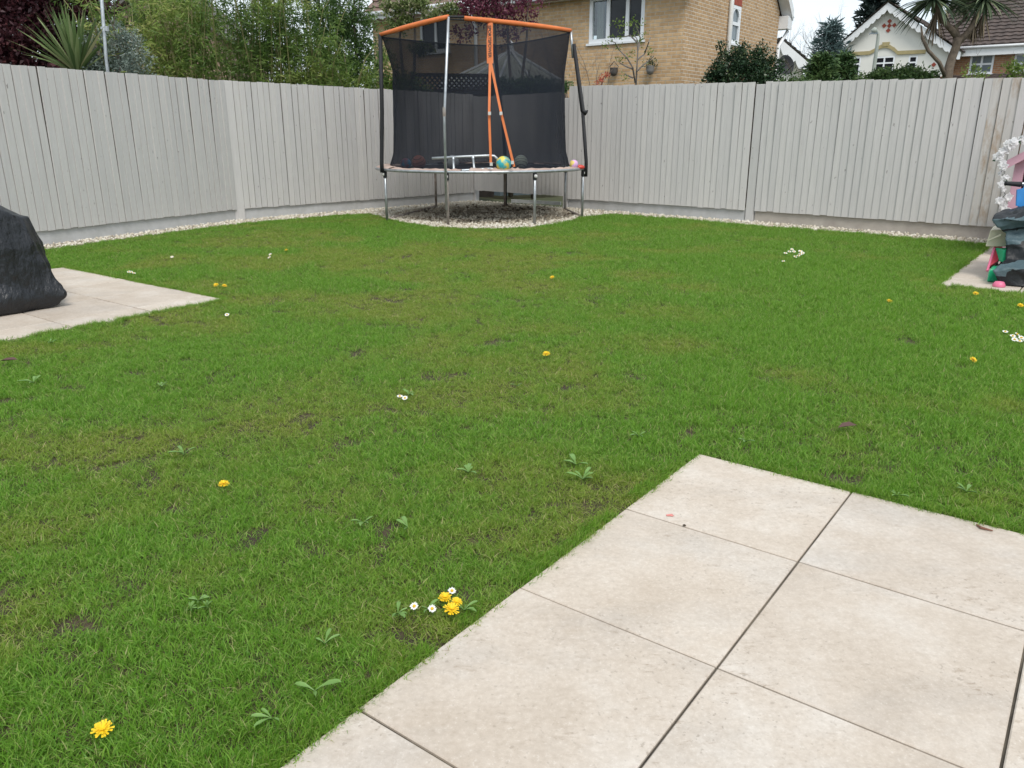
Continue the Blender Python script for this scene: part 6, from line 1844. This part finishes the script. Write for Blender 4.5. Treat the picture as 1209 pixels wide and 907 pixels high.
# small bits of green showing over the fence on the right
for i, (px, py, rx, rz) in enumerate(((1146, 92, .22, .28), (1192, 92, .16, .3), (1207, 90, .2, .25), (934, 96, .3, .12))):
    b = at(px, 100, 15.2); b.z = 0
    t = thing('young_shrub', ('young shrub tip beside the foot of the palm like tree', 'thin young shrub below the end window of the wing', 'leafy shrub at the far end of the fence top', 'low pale shrub between the evergreen bush and the conifer')[i], 'shrub', b)
    trunk_to(t, b, [at(px, py + 4, 15.2)], .02, 30 + i, 2, .25)
    crown('crown', t, [(px, py, 15.2, rx, .2, rz)], 420, .06, .03, M['spring' if i < 3 else 'bush'], 90 + i, sub=24)
# palm-like cordyline tree
cY = 16.2; cb_ = at(1117, 99, cY); cb_.z = 0
t = thing('cordyline_tree', 'branched palm like tree with crowns of long sword leaves', 'tree', cb_)
mb = MB()
fk = at(1131, 45, cY)
mb.tube([cb_, at(1118, 97, cY), at(1120, 82, cY), at(1124, 68, cY), at(1129, 55, cY), fk], [.10, .095, .085, .078, .075, .085], 10)
cA, cB_, cC = at(1103, -2, cY - .1), at(1163, -2, cY), at(1136, 2, cY + .5)
mb.tube([fk, at(1124, 36, cY), at(1113, 24, cY), cA], [.068, .058, .05, .05], 8)
mb.tube([at(1130, 52, cY), at(1143, 38, cY), at(1152, 24, cY), cB_], [.068, .06, .055, .05], 8)
mb.tube([fk, at(1128, 32, cY + .2), at(1140, 22, cY + .3), cC], [.05, .045, .04, .04], 8)
mb.tube([at(1117, 92, cY), at(1109, 74, cY - .15), at(1096, 60, cY - .25), at(1089, 45, cY - .25), at(1087.5, 30, cY - .25)], [.04, .036, .032, .028, .012], 8)
M['cord_bark'] = pmat('cordyline_bark', (.20, .155, .115), (.10, .078, .06), scale=14, rough=.9, bmp=.9, bscale=24)
mb.build('trunk', M['cord_bark'], t, smooth=True)
r_ = random.Random(51)
for c_, n, L_ in ((cA, 250, .84), (cB_, 250, .80), (cC, 120, .65)):
    q = ([], [], []); sword_leaves(q, c_, n, L_, .042, r_, UZ, .1, 2.25, .75); sword_build('crown', q, M['sword_dark'], t)
for c_, ln in ((at(1106, 12, cY - .1), .62), (at(1162, 14, cY), .5), (at(1150, 28, cY), .35)):
    q = ([], [], []); sword_leaves(q, c_, 46, ln, .03, r_, Vector((0, 0, -1)), .0, .55, .3); sword_build('dead_leaves', q, M['dead_sword'], t)
# ---- small trees against the brick wall
b = at(751, 101, 16.6); b.z = 0
t = thing('young_tree', 'young tree with pale green opening leaves against the brick wall', 'tree', b)
mb = MB(); Y = 16.6
stems = [[(751, 101), (752, 80), (753, 62), (752, 46), (748, 40)], [(750, 98), (747, 80), (740, 68), (730, 58), (726, 50), (718, 48)], [(753, 70), (761, 64), (766, 50), (768, 44)], [(752, 84), (758, 78), (766, 72), (772, 66)], [(748, 82), (738, 78), (731, 74)], [(752, 50), (744, 42), (735, 44)], [(753, 60), (756, 45), (750, 28)], [(747, 92), (738, 88)]]
tp_ = []
for s in stems:
    pts = [at(x, y, Y + .15 * math.sin(x)) for x, y in s]; mb.tube(pts, [.018 * (1 - .7 * k / len(pts)) for k in range(len(pts))], 5); tp_ += pts[2:]
mb.build('trunk', M['bark_grey'], t)
r = np.random.default_rng(3)
lp = [(728, 28), (735, 27), (748, 24), (755, 30), (745, 30), (722, 46), (715, 52), (731, 56), (754, 50), (768, 60), (732, 70), (745, 64), (738, 93), (733, 42), (760, 42), (750, 40)]
P = np.concatenate([np.array(at(x, y, Y)) + r.normal(size=(16, 3)) * [.05, .06, .04] for x, y in lp])
leaf_cloud('leaves', P, r.normal(size=P.shape) + [0, 0, .3], .062, .03, M['spring'], t, seed=4)
b = at(712, 101, 16.9); b.z = 0
t = thing('red_shrub', 'small shrub with bright red new leaves at the fence top', 'shrub', b)
mb = MB(); mb.tube([b, at(711, 95, 16.9), at(715, 88, 16.9)], [.015, .01, .004], 5); mb.build('trunk', M['twig'], t)
P = np.concatenate([np.array(at(x, y, 16.9)) + r.normal(size=(26, 3)) * [.035, .04, .03] for x, y in ((709, 95), (713, 91), (716, 89), (706, 98))])
leaf_cloud('leaves', P, r.normal(size=P.shape) + [.2, 0, .4], .06, .022, M['redleaf'], t, seed=5)
# bare twiggy shrubs between net and pole
for px, sd, lab in ((676, 3, 'bare twiggy shrub beside the leaning black pole'), (694, 4, 'bare twiggy shrub climbing the brick wall under the window')):
    b = at(px, 103, 17.2); b.z = 0
    t = thing('twiggy_shrub', lab, 'shrub', b); rr_ = random.Random(sd); mb = MB()
    for k in range(3): branches(mb, b + Vector((rr_.uniform(-.2, .2), 0, 1.2)), Vector((rr_.gauss(0, .25), rr_.gauss(0, .2), 1)), .85, .014, 4, rr_, .4, .74, (2, 3), None, 4, .05)
    mb.tube([b, b + UZ * 1.3], .02, 5); mb.build('branches', M['twig'], t)
# plum and blossom trees behind the trampoline
b = at(603, 103, 17.0); b.z = 0
t = thing('plum_tree', 'red leaved plum tree behind the trampoline net', 'tree', b)
tips = trunk_to(t, b, [at(600, 55, 17), at(622, 45, 17), at(585, 50, 17)], .05, 23, 4, .9, mat='bark', spread=.6)
crown('crown', t, [(560, 8, 17, .5, .5, .35), (590, 12, 17, .5, .5, .3), (620, 10, 17, .35, .4, .25), (630, 26, 17, .22, .3, .1), (605, 30, 17, .3, .3, .18), (575, -15, 17, .7, .6, .35), (548, 40, 17, .3, .3, .25), (600, 45, 17, .3, .3, .2)], 3600, .075, .04, M['plum'], 61, sub=110, subr=.12, shell=.3)
b = at(478, 105, 16.9); b.z = 0
t = thing('blossom_tree', 'apple tree with pale pink blossom behind the orange sleeve', 'tree', b)
trunk_to(t, b, [at(472, 45, 16.9), at(490, 40, 16.9)], .05, 24, 4, .8, spread=.6)
crown('crown', t, [(468, 28, 16.9, .24, .3, .18), (462, 8, 16.9, .25, .3, .2), (490, 3, 16.9, .4, .4, .15), (508, 16, 16.9, .16, .3, .16), (530, 12, 16.9, .28, .3, .14), (500, 58, 16.9, .35, .3, .12), (478, 20, 16.9, .2, .3, .2)], 3400, .07, .04, M['apple'], 62, sub=110, subr=.13, shell=.3)
# low evergreen behind the trellis
b = at(630, 108, 16.4); b.z = 0
t = thing('evergreen_hedge', 'low dark hedge just beyond the fence corner', 'hedge', b)
trunk_to(t, b, [at(625, 108, 16.4)], .04, 25, 2, .4)
crown('crown', t, [(600, 104, 16.6, .45, .3, .18), (630, 103, 16.4, .5, .3, .16), (655, 104, 16.2, .4, .3, .15)], 5000, .06, .03, M['conifer'], 63, sub=90, subr=.15)
# faded blue tarpaulin edge behind the notch
